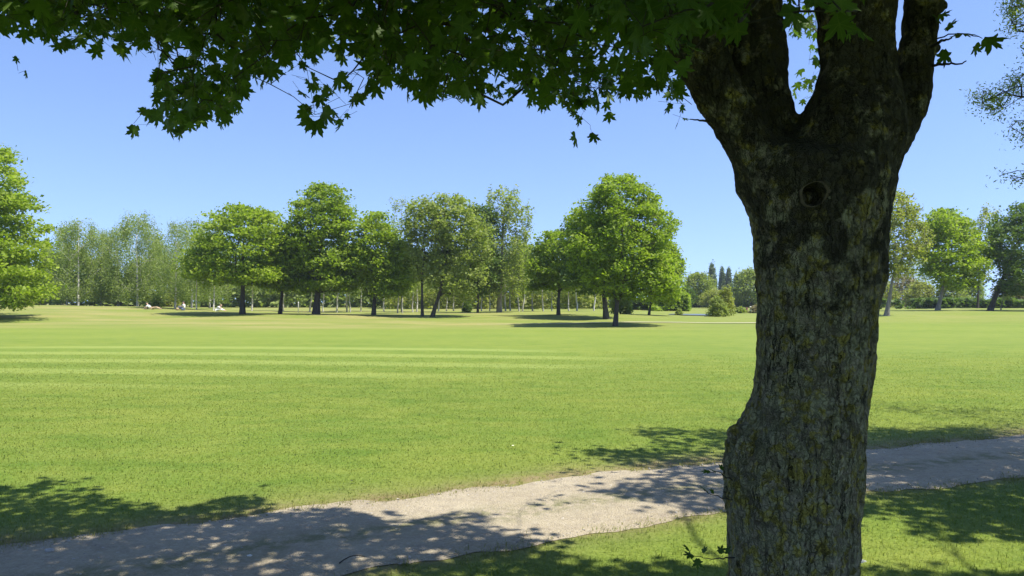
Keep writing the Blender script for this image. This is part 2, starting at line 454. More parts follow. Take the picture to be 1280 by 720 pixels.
uu = np.linspace(0, 1, rows)
e0 = yL(xs) + 0.15 * (fbm(np.stack([xs * 2.3, xs * 0], 1), 5, 1) - .5) * 2; e1 = yU(xs) + 0.16 * (fbm(np.stack([xs * 2.3, xs * 0 + 9], 1), 5, 2) - .5) * 2
PXg, UU = np.meshgrid(xs, uu); PYg = e0[None] * (1 - UU) + e1[None] * UU
edge = np.minimum(UU, 1 - UU)
ph = 0.004 + np.clip(edge * 14, 0, 1) * 0.006 + 0.012 * np.clip(edge * 5, 0, 1) * fbm(np.stack([PXg.ravel() * 3, PYg.ravel() * 3], 1), 3, 4).reshape(PXg.shape)
mid = np.exp(-((UU - 0.47) / 0.11) ** 2)
n = len(xs); ii = np.arange(rows - 1)[:, None] * n; jj = np.arange(n - 1)[None, :]
pf = np.stack([ii + jj, ii + jj + 1, ii + n + jj + 1, ii + n + jj], -1).reshape(-1, 4)
tag(mesh_obj('path', np.stack([PXg.ravel(), PYg.ravel(), ph.ravel()], 1), [pf], M['path'], smooth=True, attrs={'mid': mid.ravel()}), kind='structure')

# far sandy path
fx = np.linspace(-2.5, 21, 120)
fy = 55 + 0.5 * np.sin(fx * 0.12) + 0.02 * fx
V = []
for k in (0, 1):
    Yv = fy + k * 0.6 * np.clip((fx + 2.5) / 8, 0.1, 1)
    V.append(np.stack([fx, Yv, tz(fx, Yv) + 0.05], 1))
n = len(fx); jj = np.arange(n - 1)
tag(mesh_obj('far_path', np.concatenate(V), [np.stack([jj, jj + 1, n + jj + 1, n + jj], 1)], plain('pale_sand', (0.46, 0.40, 0.29), 0.9)), kind='structure')

# pond
th = np.linspace(0, 2 * np.pi, 64, endpoint=False)
rr = 1 + 0.12 * np.sin(3 * th + 1) + 0.06 * np.sin(7 * th)
V = np.stack([POND[0] + 2.7 * rr * np.cos(th), POND[1] + 5.0 * rr * np.sin(th), np.full(64, 0.40)], 1)
V = np.concatenate([V, [[POND[0], POND[1], 0.40]]])
j = np.arange(64)
s_ = NT('water'); bp_ = s_.n('Bump', {'Height': s_.noise(s_.pos(), 3, 3), 'Strength': 0.15, 'Distance': 0.02})
pr_ = s_.n('BsdfPrincipled', {'Base Color': (0.13, 0.15, 0.14, 1), 'Roughness': 0.3, 'Normal': bp_.outputs[0]}); s_.link(pr_.outputs[0], s_.out.inputs[0])
tag(mesh_obj('pond', V, [np.stack([j, (j + 1) % 64, np.full(64, 64)], 1)], s_.m), kind='structure')

# ------------------------------------------------------------------ grass blades and pebbles
def blades(name, pts, L0, L1, w, label, lean=0.5, tone_lo=0.0):
    n = len(pts); r = RNG
    L = r.uniform(L0, L1, n) * np.interp(pts[:, 1], [4.2, 6, 10, 27], [1.15, .85, .65, .5]); az = r.uniform(0, 2 * np.pi, n); ln = r.uniform(0.1, lean, n) * 1.6
    base = np.stack([pts[:, 0], pts[:, 1], tz(pts[:, 0], pts[:, 1]) - 0.002], 1)
    d = np.stack([np.cos(az), np.sin(az), np.zeros(n)], 1)
    fa = az + np.pi / 2 + r.normal(0, .35, n); ww = np.maximum(w, 0.0009 * np.abs(pts[:, 1])) * r.uniform(0.6, 1.3, n)
    sd = np.stack([np.cos(fa), np.sin(fa), np.zeros(n)], 1) * ww[:, None] / 2
    up = np.array([0, 0, 1.0])
    m = base + d * (L * ln * 0.38)[:, None] + up * (L * (.62 - .2 * ln))[:, None]
    t = base + d * (L * ln * 0.95)[:, None] + up * (L * (1 - .42 * ln))[:, None]
    V = np.stack([base - sd, base + sd, m + sd * .8, m - sd * .8, t], 1).reshape(-1, 3)
    b = np.arange(n)[:, None] * 5
    q = b + np.array([[0, 1, 2, 3]]); tr = b + np.array([[3, 2, 4]])
    tone = np.repeat(r.beta(1.3, 1.6, n) * (1 - tone_lo) + tone_lo, 5)
    X, Y = np.repeat(pts[:, 0], 5), np.repeat(pts[:, 1], 5)
    dr = np.repeat(np.clip(dryness(pts[:, 0], pts[:, 1]) * 0.8, 0, 1), 5)
    o = mesh_obj(name, V, [q, tr], M['blade'], attrs={'tone': tone, 'dry': dr, 'rough': roughness_map(X, Y)})
    tag(o, label, 'grass', kind='stuff'); return o
def frustum_pts(n, y0, y1, margin=1.0):
    Y = np.sqrt(RNG.uniform(y0 ** 2, y1 ** 2, n)); hw = Y * 0.667 + margin
    return np.stack([RNG.uniform(-1, 1, n) * hw, Y], 1)
def off_path(p, pad=0.0):
    j = 0.16 * (fbm(p * 5, 3, 6) - .5) * 2
    return (p[:, 1] > yU(p[:, 0]) - pad + j) | (p[:, 1] < yL(p[:, 0]) + pad + j)
nb = 800000
Yb = 3.6 + (27 - 3.6) * RNG.uniform(0, 1, nb)
keep = RNG.uniform(0, 1, nb) < np.clip((27 - Yb) / 15, 0, 1) ** 1.1
Yb = Yb[keep]; hb_ = Yb * 0.667 + 4.5; xb_ = RNG.uniform(-1, 1, len(Yb)) * hb_
kf_ = RNG.uniform(0, 1, len(Yb)) < np.clip((hb_ - np.abs(xb_)) / 3.2, 0, 1); p = np.stack([xb_, Yb], 1)[kf_]
p = p[off_path(p)]
k = dryness(p[:, 0], p[:, 1]); p = p[RNG.uniform(0, 1, len(p)) > k * 0.75]
blades('lawn_grass', p, 0.02, 0.045, 0.0046, 'short sunlit and dappled green grass of the open lawn', 1.15)
# longer tufts along the path edges and near the trunk
xe = RNG.uniform(-7, 9, 16000); sdv = RNG.uniform(0, 1, 16000) < 0.6
tuft = fbm(np.stack([xe * 3, sdv * 5.0], 1), 4, 12)
ye = np.where(sdv, yU(xe) + RNG.normal(0.0, 0.10, 16000), yL(xe) - RNG.normal(0.0, 0.10, 16000))
kk = tuft > 0.48
p = np.stack([xe, ye], 1)[kk]
blades('edge_grass', p, 0.02, 0.065, 0.005, 'ragged longer grass tufts fringing both edges of the gravel path', 1.0)
# sparse grass on the ridge between the wheel tracks
xe = RNG.uniform(-7, 9, 40000); um = RNG.normal(0.47, 0.085, 40000)
ye = yL(xe) * (1 - um) + yU(xe) * um; p = np.stack([xe, ye], 1)
nz = fbm(p * np.array([2.0, 5.0]), 4, 21)
thin = np.interp(xe, [-4, -1.2, -0.2, 1.0, 2.2, 4.0, 5.0, 8], [0.42, 0.42, 0.46, 0.52, 0.55, 0.44, 0.40, 0.40])
p = p[nz > thin]
blades('ridge_grass', p, 0.01, 0.03, 0.0045, 'thin trodden grass along the middle of the gravel path', 1.0)

t_ = (1 + 5 ** .5) / 2
ICO = np.array([(-1, t_, 0), (1, t_, 0), (-1, -t_, 0), (1, -t_, 0), (0, -1, t_), (0, 1, t_), (0, -1, -t_), (0, 1, -t_), (t_, 0, -1), (t_, 0, 1), (-t_, 0, -1), (-t_, 0, 1)]) / math.sqrt(1 + t_ * t_)
ICF = np.array([(0, 11, 5), (0, 5, 1), (0, 1, 7), (0, 7, 10), (0, 10, 11), (1, 5, 9), (5, 11, 4), (11, 10, 2), (10, 7, 6), (7, 1, 8), (3, 9, 4), (3, 4, 2), (3, 2, 6), (3, 6, 8), (3, 8, 9), (4, 9, 5), (2, 4, 11), (6, 2, 10), (8, 6, 7), (9, 8, 1)])
def stones(pos, size):
    n = len(pos)
    sc = size[:, None, None] * RNG.uniform(0.6, 1.3, (n, 1, 3)) * np.array([1, 1, .55])
    V = ICO[None] * RNG.uniform(0.8, 1.2, (n, 12, 1)) * sc
    a = RNG.uniform(0, 6.28, n); c, s = np.cos(a)[:, None], np.sin(a)[:, None]
    V = np.stack([V[..., 0] * c - V[..., 1] * s, V[..., 0] * s + V[..., 1] * c, V[..., 2]], -1) + pos[:, None, :]
    return V.reshape(-1, 3), [(ICF[None] + np.arange(n)[:, None, None] * 12).reshape(-1, 3)]
n = 14000
xe = RNG.uniform(-6, 9, n); um = np.clip(RNG.uniform(0, 1, n), 0.03, 0.97)
p = np.stack([xe, yL(xe) * (1 - um) + yU(xe) * um, np.full(n, 0.012)], 1)
cl = fbm(p[:, :2] * 1.5, 3, 31); p = p[RNG.uniform(0.2, 0.8, n) < cl + 0.05]
sz = 0.003 + 0.014 * RNG.power(0.28, len(p)) * RNG.uniform(0.2, 1, len(p))
V, f = stones(p, sz)
def stone_mat(name, a, b):
    s = NT(name); c = s.mix(s.attr('tone'), a, b)
    pr = s.n('BsdfPrincipled', {'Base Color': c, 'Roughness': 0.85}); s.link(pr.outputs[0], s.out.inputs[0]); return s.m
tag(mesh_obj('gravel', V, f, stone_mat('pebble', (0.17, 0.15, 0.12), (0.50, 0.46, 0.39)), attrs={'tone': np.repeat(RNG.beta(1.2, 1.5, len(p)), 12)}), 'loose pebbles scattered over the gravel path', 'gravel', kind='stuff')

def single_stone(px, py, size, label, mat, name='stone'):
    g = ground(px, py); V = ICO * np.array([size, size * .7, size * .4]) * RNG.uniform(.85, 1.15, (12, 1))
    o = mesh_obj(name, V, [ICF], mat); o.location = (g[0], g[1], 0.012 + size * .25)
    tag(o, label, 'stone'); return o
pale = plain('pale_stone', (0.62, 0.60, 0.55), 0.8)
single_stone(312, 698, 0.022, 'small whitish stone lying in shade on the gravel path', pale)
single_stone(62, 692, 0.035, 'flat grey stone at the shaded left end of the gravel path', plain('grey_stone', (0.35, 0.34, 0.32), 0.8))
# fallen twig on the path
a = ground(424, 708); b = ground(469, 697)
tt = np.linspace(0, 1, 9)[:, None]
P = a + (b - a) * tt + np.array([0, 0, 1]) * (0.02 + 0.02 * np.sin(tt * 5)) + np.array([0.0, 0.03, 0]) * np.sin(tt * 3.1)
V, f = tube(P, np.linspace(0.0045, 0.002, 9), 5)
c0 = P.mean(0)
tag(mesh_obj('fallen_twig', V, f, M['maple_twig'], origin=c0), 'thin dark fallen twig lying on the shaded gravel', 'twig').location = tuple(c0)
# pale fallen leaf right of the trunk
g = ground(1077, 710)
V = np.array([[-.035, -.012, .02], [-.01, -.03, .03], [.03, -.012, .035], [.035, .018, .03], [.0, .03, .04], [-.03, .018, .03], [0, 0, .045]])
j = np.arange(6)
o = mesh_obj('fallen_leaf', V, [np.stack([j, (j + 1) % 6, np.full(6, 6)], 1)], plain('dry_leaf', (0.62, 0.62, 0.45), 0.6))
o.location = (g[0], g[1], 0.01); tag(o, 'pale dry fallen leaf in the grass at the right of the big trunk', 'leaf')

def litter(px, py, size, col, label):
    g_ = ground(px, py); a_ = np.linspace(0, 2 * np.pi, 8, endpoint=False); r_ = size * RNG.uniform(.6, 1.1, 8)
    V_ = np.concatenate([np.stack([r_ * np.cos(a_), .6 * r_ * np.sin(a_), RNG.uniform(0, size * .5, 8)], 1), [[0, 0, size * .2]]]); j_ = np.arange(8)
    o_ = mesh_obj('fallen_leaf', V_, [np.stack([j_, (j_ + 1) % 8, np.full(8, 8)], 1)], col)
    o_.location = (g_[0], g_[1], .03); tag(o_, label, 'leaf')
litter(641, 561, .03, plain('pale_leaf', (.62, .64, .42), .6), 'tiny pale leaf on the sunlit lawn above the middle of the path')
litter(442, 605, .025, plain('dark_leaf', (.05, .045, .03), .6), 'tiny dark fallen leaf on the sunlit lawn left of the pale one')
litter(655, 675, .022, plain('brown_litter', (.22, .14, .06), .7), 'small brown leaf on the near edge of the gravel path')

# ------------------------------------------------------------------ tree building
def grow(trunk, targets, base_from=0.35, bias=0.55, step=None, rng=RNG, wob=0.12, droop=0.0):
    """trunk: (n,3) polyline. Returns node positions, parents, tip flags"""
    pos = [np.array(p) for p in trunk]; par = [-1] + list(range(len(trunk) - 1))
    plen = [0.0]
    for i in range(1, len(trunk)): plen.append(plen[-1] + np.linalg.norm(trunk[i] - trunk[i - 1]))
    n0 = len(trunk); lo = int(n0 * base_from)
    targets = np.asarray(targets)
    c = trunk[lo]
    order = np.argsort(np.linalg.norm(targets - c, axis=1))
    cap = n0 + len(targets) * 8 + 10
    A = np.zeros((cap, 3)); A[:n0] = pos; L = np.zeros(cap); L[:n0] = plen; n = n0
    L[:lo] = 1e6
    par_a = np.full(cap, -1); par_a[:n0] = par
    tips = []
    if step is None: step = np.ptp(targets[:, 2]) / 12 + 1e-3
    for ti in order:
        t = targets[ti]
        dv = A[:n] - t; d = np.sqrt((dv ** 2).sum(1))
        # do not branch downwards sharply
        cost = d + bias * L[:n] * 0.5 + 0.35 * np.clip(A[:n, 2] - t[2], 0, None)
        i = int(np.argmin(cost)); s = A[i]; dist = d[i]
        k = max(1, min(6, int(dist / step)))
        prev = i
        for q in range(1, k + 1):
            f = q / k
            pnt = s + (t - s) * f
            if q < k:
                pnt = pnt + rng.normal(0, wob, 3) * dist / k * 0.8 + np.array([0, 0, dist * 0.10 * math.sin(f * math.pi)])
            A[n] = pnt; L[n] = L[prev] + np.linalg.norm(A[n] - A[prev]); par_a[n] = prev; prev = n; n += 1
        tips.append((prev, ti))
    return A[:n], par_a[:n], tips

def branch_mesh(A, par, rtip, expo, r_trunk=None, nsides=5, skip_first=0, rmax=None):
    n = len(A); cnt = np.zeros(n); ch = [[] for _ in range(n)]
    for i in range(n - 1, 0, -1):
        ch[par[i]].append(i)
    for i in range(n - 1, -1, -1):
        cnt[i] = max(1, sum(cnt[c] for c in ch[i]))
    r = rtip * cnt ** expo
    if rmax: r = np.minimum(r, rmax)
    if r_trunk is not None:
        r[:len(r_trunk)] = r_trunk
        m = len(r_trunk)
        for i in range(m, n):
            if par[i] < m: r[i] = min(r[i], r[par[i]] * 0.65)
            else: r[i] = min(r[i], r[par[i]] * 0.98)
    parts = []
    stack = [(0, None)]
    while stack:
        i, frm = stack.pop()
        chain = [i] if frm is None else [frm, i]
        rr_ = [r[i]] if frm is None else [min(r[frm], r[i] * 1.15), r[i]]
        cur = i
        while ch[cur]:
            cs = sorted(ch[cur], key=lambda c: -cnt[c])
            if r_trunk is not None and cur < len(r_trunk) - 1 and cur + 1 in cs:
                cs.remove(cur + 1); cs.insert(0, cur + 1)
            for c in cs[1:]: stack.append((c, cur))
            cur = cs[0]; chain.append(cur); rr_.append(r[cur])
        if len(chain) > 1 and chain[-1] >= skip_first:
            big = max(rr_) > 0.04
            parts.append(tube(A[chain], rr_, 10 if (r_trunk is not None and chain[0] == 0) else (nsides if big else 4), cap=False))
    return merge(parts)

def leaf_quads(C, size, rng, upbias=0.6, aspect=0.62):
    n = len(C)
    N = rng.normal(0, 1, (n, 3)); N[:, 2] = np.abs(N[:, 2]) + upbias * 1.5
    N /= np.linalg.norm(N, axis=1)[:, None]
    a = rng.normal(0, 1, (n, 3)); u = np.cross(N, a); u /= np.linalg.norm(u, axis=1)[:, None] + 1e-9
    v = np.cross(N, u)
    sz = size * rng.uniform(0.6, 1.35, n)[:, None]
    V = np.stack([C - u * sz, C - v * sz * aspect + N * sz * .12, C + u * sz, C + v * sz * aspect + N * sz * .12], 1)
    return V.reshape(-1, 3), [np.arange(n * 4).reshape(-1, 4)]

def profile_targets(prof, D, cx_depth, n, rng, hollow=0.5, dscale=0.9, lump=0.28, shape=0.5):
    """prof rows (py, left px, right px). Random points of the crown volume in world space."""
    prof = np.array(sorted(prof), float)
    out = []
    py0, py1 = prof[0, 0], prof[-1, 0]
    cm_ = (prof[:, 1] + prof[:, 2]) / 2; hm_ = (prof[:, 2] - prof[:, 1]) / 2 * 1.07; prof[:, 1] = cm_ - hm_; prof[:, 2] = cm_ + hm_
    ph_ = rng.uniform(0, 100)
    while len(out) < n:
        m = n * 3
        py = rng.uniform(py0, py1, m)
        l = np.interp(py, prof[:, 0], prof[:, 1]); r_ = np.interp(py, prof[:, 0], prof[:, 2])
        # a crown closes in height too
        hw = (r_ - l) / 2; cx = (r_ + l) / 2
        wgt = rng.uniform(0, 1, m) < hw / hw.max()
        ang = rng.uniform(0, 2 * np.pi, m)
        rad = rng.uniform(hollow ** 2, 1, m) ** 0.5
        nn = vnoise(np.stack([np.cos(ang) * 1.6 + ph_, np.sin(ang) * 1.6, py / (py1 - py0) * 5], 1), 3)
        rad = rad * (1 - lump + lump * 2 * (nn - 0.15)) 
        rad = np.minimum(rad, 1.04)
        X = cx + hw * rad * np.cos(ang)
        dep = D + (hw.max() * 0.25 + hw * 0.75) / F * D * dscale * rad * np.sin(ang)
        for k in np.nonzero(wgt)[0]:
            out.append(at(X[k], py[k], dep[k]))
            if len(out) >= n: break
    return np.array(out)

SMALL = []
def far_tree(name, base, prof, D, label, cat='tree', leaf='green_a', bark='dark_bark', trunk_r=0.2, nt_=240, nleaf=38, lsize=0.13,
             clump=(0.55, 0.55, 0.26), lean=0.0, fork=None, group=None, hollow=0.35, seed=1, upbias=0.4, trunk_to=None, droop=0.0, lump=0.28, tip=0.012, expo=0.5, stems=None, parent_only=False, skirt=0.0):
    rng = np.random.default_rng(seed)
    b = at(base[0], base[1], D); z = tz1(b[0], D)
    b = np.array([b[0], D, z])
    prof = sorted(prof); top = prof[0]; bot = prof[-1]
    cxm = np.mean([(q[1] + q[2]) / 2 for q in prof])
    T = profile_targets(prof, D, cxm, nt_, rng, hollow=hollow, lump=lump)
    tpy = trunk_to if trunk_to else top[0] * 0.6 + bot[0] * 0.4
    tp = at((cxm * .7 + base[0] * .3), tpy, D)
    m = 9; tt = np.linspace(0, 1, m)[:, None]
    tr = b + (tp - b) * tt
    tr[:, 0] += lean * np.sin(tt[:, 0] * math.pi) + rng.normal(0, 0.03, m) * tt[:, 0] * (tp[2] - b[2]) * .3
    tr[0] = b - np.array([0, 0, 0.1])
    rt = trunk_r * 0.86 * (1.0 - 0.72 * tt[:, 0]); rt[0] *= 1.35; rt[1] *= 1.02
    first = at(640, bot[0], D)[2]
    frac = np.clip((first - b[2]) / (tp[2] - b[2]) * 0.8, 0.15, 0.6)
    A, par, tips = grow(tr, T, base_from=frac, rng=rng)
    Vb, fb = branch_mesh(A, par, tip, expo, rt)
    root = empty(name, b); tag(root, label, cat, group)
    mesh_obj('trunk', Vb, fb, M[bark], root, smooth=True, origin=b)
    # leaves in clumps round the tips
    C = T[rng.integers(0, len(T), int(nleaf * nt_ * 1.25))]
    off = rng.normal(0, 1, C.shape) * np.array(clump) * 0.6
    if skirt: off[:, 2] -= np.abs(rng.normal(0, skirt, len(C)))
    C = C + off
    ok = C[:, 2] > tz(C[:, 0], C[:, 1]) + 0.15
    C = C[ok]
    V, f = leaf_quads(C, lsize * 1.18, rng, upbias)
    tone = np.clip(0.5 + 0.9 * (vnoise(C * 0.8, seed) - 0.5) + rng.normal(0, 0.2, len(C)), 0, 1)
    mesh_obj('crown', V, f, M[leaf], root, attrs={'tone': np.repeat(tone, 4)}, origin=b)
    return root

def copy_tree(o, loc, label, scale=1, rz=0, name=None, sx=1.0):
    r = o.copy(); COL.objects.link(r); r.location = tuple(float(v) for v in loc)
    r.scale = (scale * sx, scale * sx, scale); r.rotation_euler = (0, 0, rz); r['label'] = label
    for ch in [c for c in COL.objects if c.parent == o]:
        c = ch.copy(); COL.objects.link(c); c.parent = r
    return r

exec_trees = True
G1 = 'deciduous trees in the row across the lawn'
# left edge tree
far_tree('broadleaf_tree', (-38, 399), [(183, -22, 6), (200, -60, 16), (240, -95, 38), (270, -115, 56), (300, -125, 66), (340, -130, 74), (368, -120, 72), (384, -90, 52)], 61,
         'large bright green tree cut by the left picture edge, foliage reaching the ground', leaf='green_a', trunk_r=.3, nt_=620, nleaf=50, lsize=.13, seed=11, clump=(.75, .75, .28))
far_tree('broadleaf_tree', (303, 394), [(258, 286, 318), (268, 264, 345), (288, 246, 365), (308, 234, 374), (328, 227, 376), (344, 236, 372), (354, 262, 352)], 70,
         'broad dome shaped green tree with dark trunk, right of the people on the mound', leaf='green_a', trunk_r=.28, nt_=420, nleaf=44, seed=12, group=G1, clump=(.8, .8, .26), lsize=.125)
far_tree('broadleaf_tree', (350, 391), [(284, 346, 368), (300, 336, 385), (325, 328, 392), (345, 326, 402), (362, 336, 396)], 72,
         'smaller tree with thin dark trunk between the dome shaped and the tall pointed tree', leaf='green_a', trunk_r=.2, nt_=200, nleaf=42, seed=13, group=G1, clump=(.75, .75, .25), lsize=.125)
far_tree('broadleaf_tree', (395, 391), [(231, 396, 420), (244, 381, 430), (264, 364, 440), (290, 358, 450), (318, 360, 462), (342, 364, 460), (364, 372, 450)], 70,
         'tall dense pointed green tree with the thickest dark trunk of the row', leaf='green_b', trunk_r=.36, nt_=430, nleaf=44, seed=14, group=G1, clump=(.7, .7, .27), lsize=.125)
far_tree('broadleaf_tree', (467, 393), [(266, 452, 474), (278, 442, 494), (300, 442, 506), (330, 440, 518), (352, 448, 520), (370, 462, 512)], 69,
         'green tree with straight dark trunk between tall pointed tree and two crooked trunks', leaf='green_a', trunk_r=.22, nt_=300, nleaf=42, seed=15, group=G1, clump=(.7, .7, .26), lsize=.12)
far_tree('broadleaf_tree', (528, 396), [(250, 518, 545), (262, 508, 560), (290, 502, 565), (330, 506, 562), (352, 516, 556)], 67,
         'loose grey green tree, the left and thinner of two crooked dark trunks side by side', leaf='green_c', trunk_r=.15, nt_=210, nleaf=30, seed=16, group=G1, clump=(.5, .5, .35), lsize=.11, lean=-.15, hollow=.2)
far_tree('broadleaf_tree', (540, 397), [(246, 545, 575), (258, 535, 598), (285, 530, 610), (325, 535, 612), (355, 540, 606), (376, 560, 592)], 66,
         'loose grey green tree, the right and thicker of two crooked dark trunks side by side', leaf='green_c', trunk_r=.2, nt_=300, nleaf=32, seed=17, group=G1, clump=(.5, .5, .35), lsize=.11, lean=.25, hollow=.2)
far_tree('slender_tree', (502, 392), [(250, 484, 512), (262, 485, 515), (290, 488, 518)], 88,
         'nearly bare topped thin tree showing above the gap left of the crooked trunks', leaf='green_c', bark='grey_bark', trunk_r=.1, nt_=90, nleaf=7, seed=18, lsize=.09, clump=(.3, .3, .5))
far_tree('broadleaf_tree', (597, 390), [(258, 590, 612), (275, 580, 622), (300, 578, 628), (340, 580, 630), (368, 585, 622)], 78,
         'darker mid green tree half hidden just left of the tall airy tree', leaf='green_d', trunk_r=.13, nt_=220, nleaf=34, seed=19, group=G1, clump=(.5, .5, .35), lsize=.12)
far_tree('airy_tree', (624, 390), [(236, 614, 645), (250, 604, 656), (272, 602, 666), (296, 604, 668), (325, 602, 668), (350, 604, 664), (368, 612, 655)], 79,
         'tallest airy pale tree with a light grey trunk and sky showing through its top', leaf='green_c', bark='grey_bark', trunk_r=.3, nt_=340, nleaf=20, seed=20, group=G1, lsize=.11, clump=(.35, .35, .5), trunk_to=262, hollow=.1)
far_tree('broadleaf_tree', (698, 392), [(291, 684, 712), (304, 668, 732), (322, 657, 744), (342, 655, 744), (360, 668, 732)], 68,
         'rounded dark green tree with slim black trunk left of the largest oak', leaf='green_b', trunk_r=.19, nt_=260, nleaf=42, seed=21, group=G1, clump=(.6, .6, .28), lsize=.12)
far_tree('broadleaf_tree', (758, 390), [(268, 726, 775), (285, 708, 800), (325, 700, 805), (352, 702, 795), (366, 712, 780)], 62,
         'dark tree with a thick leaning trunk half hidden behind the largest oak', leaf='green_d', trunk_r=.27, nt_=260, nleaf=40, seed=22, group=G1, clump=(.65, .65, .3), lean=-.1, lsize=.12)
far_tree('oak_tree', (769, 407), [(221, 757, 788), (230, 745, 806), (250, 728, 828), (278, 716, 840), (308, 712, 849), (338, 718, 852), (358, 738, 848), (374, 775, 846)], 52,
         'largest oak, bright full crown on one dark trunk, standing nearest on the lawn', leaf='green_b', trunk_r=.19, nt_=620, nleaf=48, seed=23, group=G1, clump=(.42, .42, .24), lsize=.095, hollow=.45)
far_tree('broadleaf_tree', (811, 391), [(300, 812, 838), (320, 800, 850), (345, 795, 853), (366, 800, 852), (378, 812, 845)], 70,
         'yellow green low tree with short dark trunk at the right foot of the largest oak', leaf='green_a', trunk_r=.13, nt_=220, nleaf=40, seed=24, group=G1, clump=(.5, .5, .26), lsize=.12)
# right of the big trunk
GR = 'trees on the low rise at the right'
far_tree('airy_tree', (1108, 393), [(239, 1104, 1130), (252, 1094, 1150), (275, 1088, 1162), (300, 1090, 1166), (325, 1094, 1156), (345, 1098, 1140)], 60,
         'sparse yellow green tree with pale steep branches, just right of the big trunk', leaf='green_y', bark='grey_bark', trunk_r=.22, nt_=330, nleaf=22, seed=31, group=GR, lsize=.09, clump=(.3, .3, .35), hollow=.1, trunk_to=335, tip=.02)
far_tree('broadleaf_tree', (1172, 388), [(262, 1164, 1192), (272, 1152, 1206), (296, 1150, 1226), (318, 1142, 1242), (340, 1150, 1240), (360, 1172, 1216)], 72,
         'bright green spreading tree on several stems, middle of the right hand group', leaf='green_a', bark='grey_bark', trunk_r=.25, nt_=330, nleaf=42, seed=32, group=GR, clump=(.65, .65, .26), lsize=.12, trunk_to=345)
far_tree('airy_tree', (1222, 386), [(262, 1212, 1218), (264, 1226, 1250), (285, 1212, 1250), (320, 1210, 1245), (350, 1208, 1236)], 86,
         'pale tree with upright feathery tips rising between the bright green and the dark tree', leaf='green_y', bark='dark_bark', trunk_r=.14, nt_=170, nleaf=14, seed=33, group=GR, lsize=.11, clump=(.25, .25, .6))
far_tree('broadleaf_tree', (1237, 387), [(256, 1268, 1305), (268, 1244, 1325), (295, 1233, 1338), (325, 1232, 1342), (348, 1236, 1335), (368, 1262, 1320)], 74,
         'dark green tree with black trunk cut by the right edge of the picture', leaf='green_d', trunk_r=.28, nt_=380, nleaf=36, seed=34, group=GR, clump=(.6, .6, .3), lsize=.12)
far_tree('small_tree', (1251, 388), [(352, 1256, 1266), (362, 1250, 1270), (374, 1252, 1268)], 78,
         'tiny leaning tree with pale thin stem under the dark tree', leaf='green_y', bark='grey_bark', trunk_r=.07, nt_=60, nleaf=8, seed=35, lsize=.08, clump=(.2, .2, .2), lean=-.1, trunk_to=366)

# birches: four sorts built once, then copied
def birch_proto(seed, H, W, low, leafn, leaf='birch_leaf', bark='birch_bark', loc=(0, 0, 0), label='', r=0.09, group='pale trunked birches behind the front row'):
    rng = np.random.default_rng(seed)
    n = 170
    h = rng.uniform(low, 1, n) ** 0.95 * H
    wd = W * np.sin(np.clip((h / H - low * .6) / (1 - low * .6), 0, 1) ** 0.8 * math.pi * .93 + .1) ** 0.5 * (0.8 + .4 * vnoise(h[:, None] * np.array([[1.3, 0]]), seed)) + 0.1
    a = rng.uniform(0, 6.28, n); rr_ = np.sqrt(rng.uniform(0.1, 1, n))
    T = np.stack([wd * rr_ * np.cos(a), wd * rr_ * np.sin(a), h], 1)
    m = 12; tt = np.linspace(0, 1, m)[:, None]
    tr = np.concatenate([np.cumsum(rng.normal(0, 0.05, (m, 2)), 0) * np.array([1, 1]), tt * H * .93], 1); tr[0] = (0, 0, -.1)
    A, par, tips = grow(tr, T, base_from=max(0.15, low * .7), rng=rng)
    Vb, fb = branch_mesh(A, par, .008, .42, r * (1 - .85 * tt[:, 0]))
    root = empty('birch_tree', loc); tag(root, label, 'birch', group)
    mesh_obj('trunk', Vb, fb, M[bark], root, smooth=True)
    C = T[rng.integers(0, n, leafn)] + rng.normal(0, 1, (leafn, 3)) * np.array([.3, .3, .3])
    C[:, 2] -= np.abs(rng.normal(0, H * .085, leafn))          # hanging strings of leaves
    C = C[C[:, 2] > H * low * .45]
    V, f = leaf_quads(C, .085, rng, 0.1)
    tone = np.clip(0.5 + 0.9 * (vnoise(C * .9, seed) - 0.5) + rng.normal(0, 0.2, len(C)), 0, 1)
    mesh_obj('crown', V, f, M[leaf], root, attrs={'tone': np.repeat(tone, 4)})
    return root

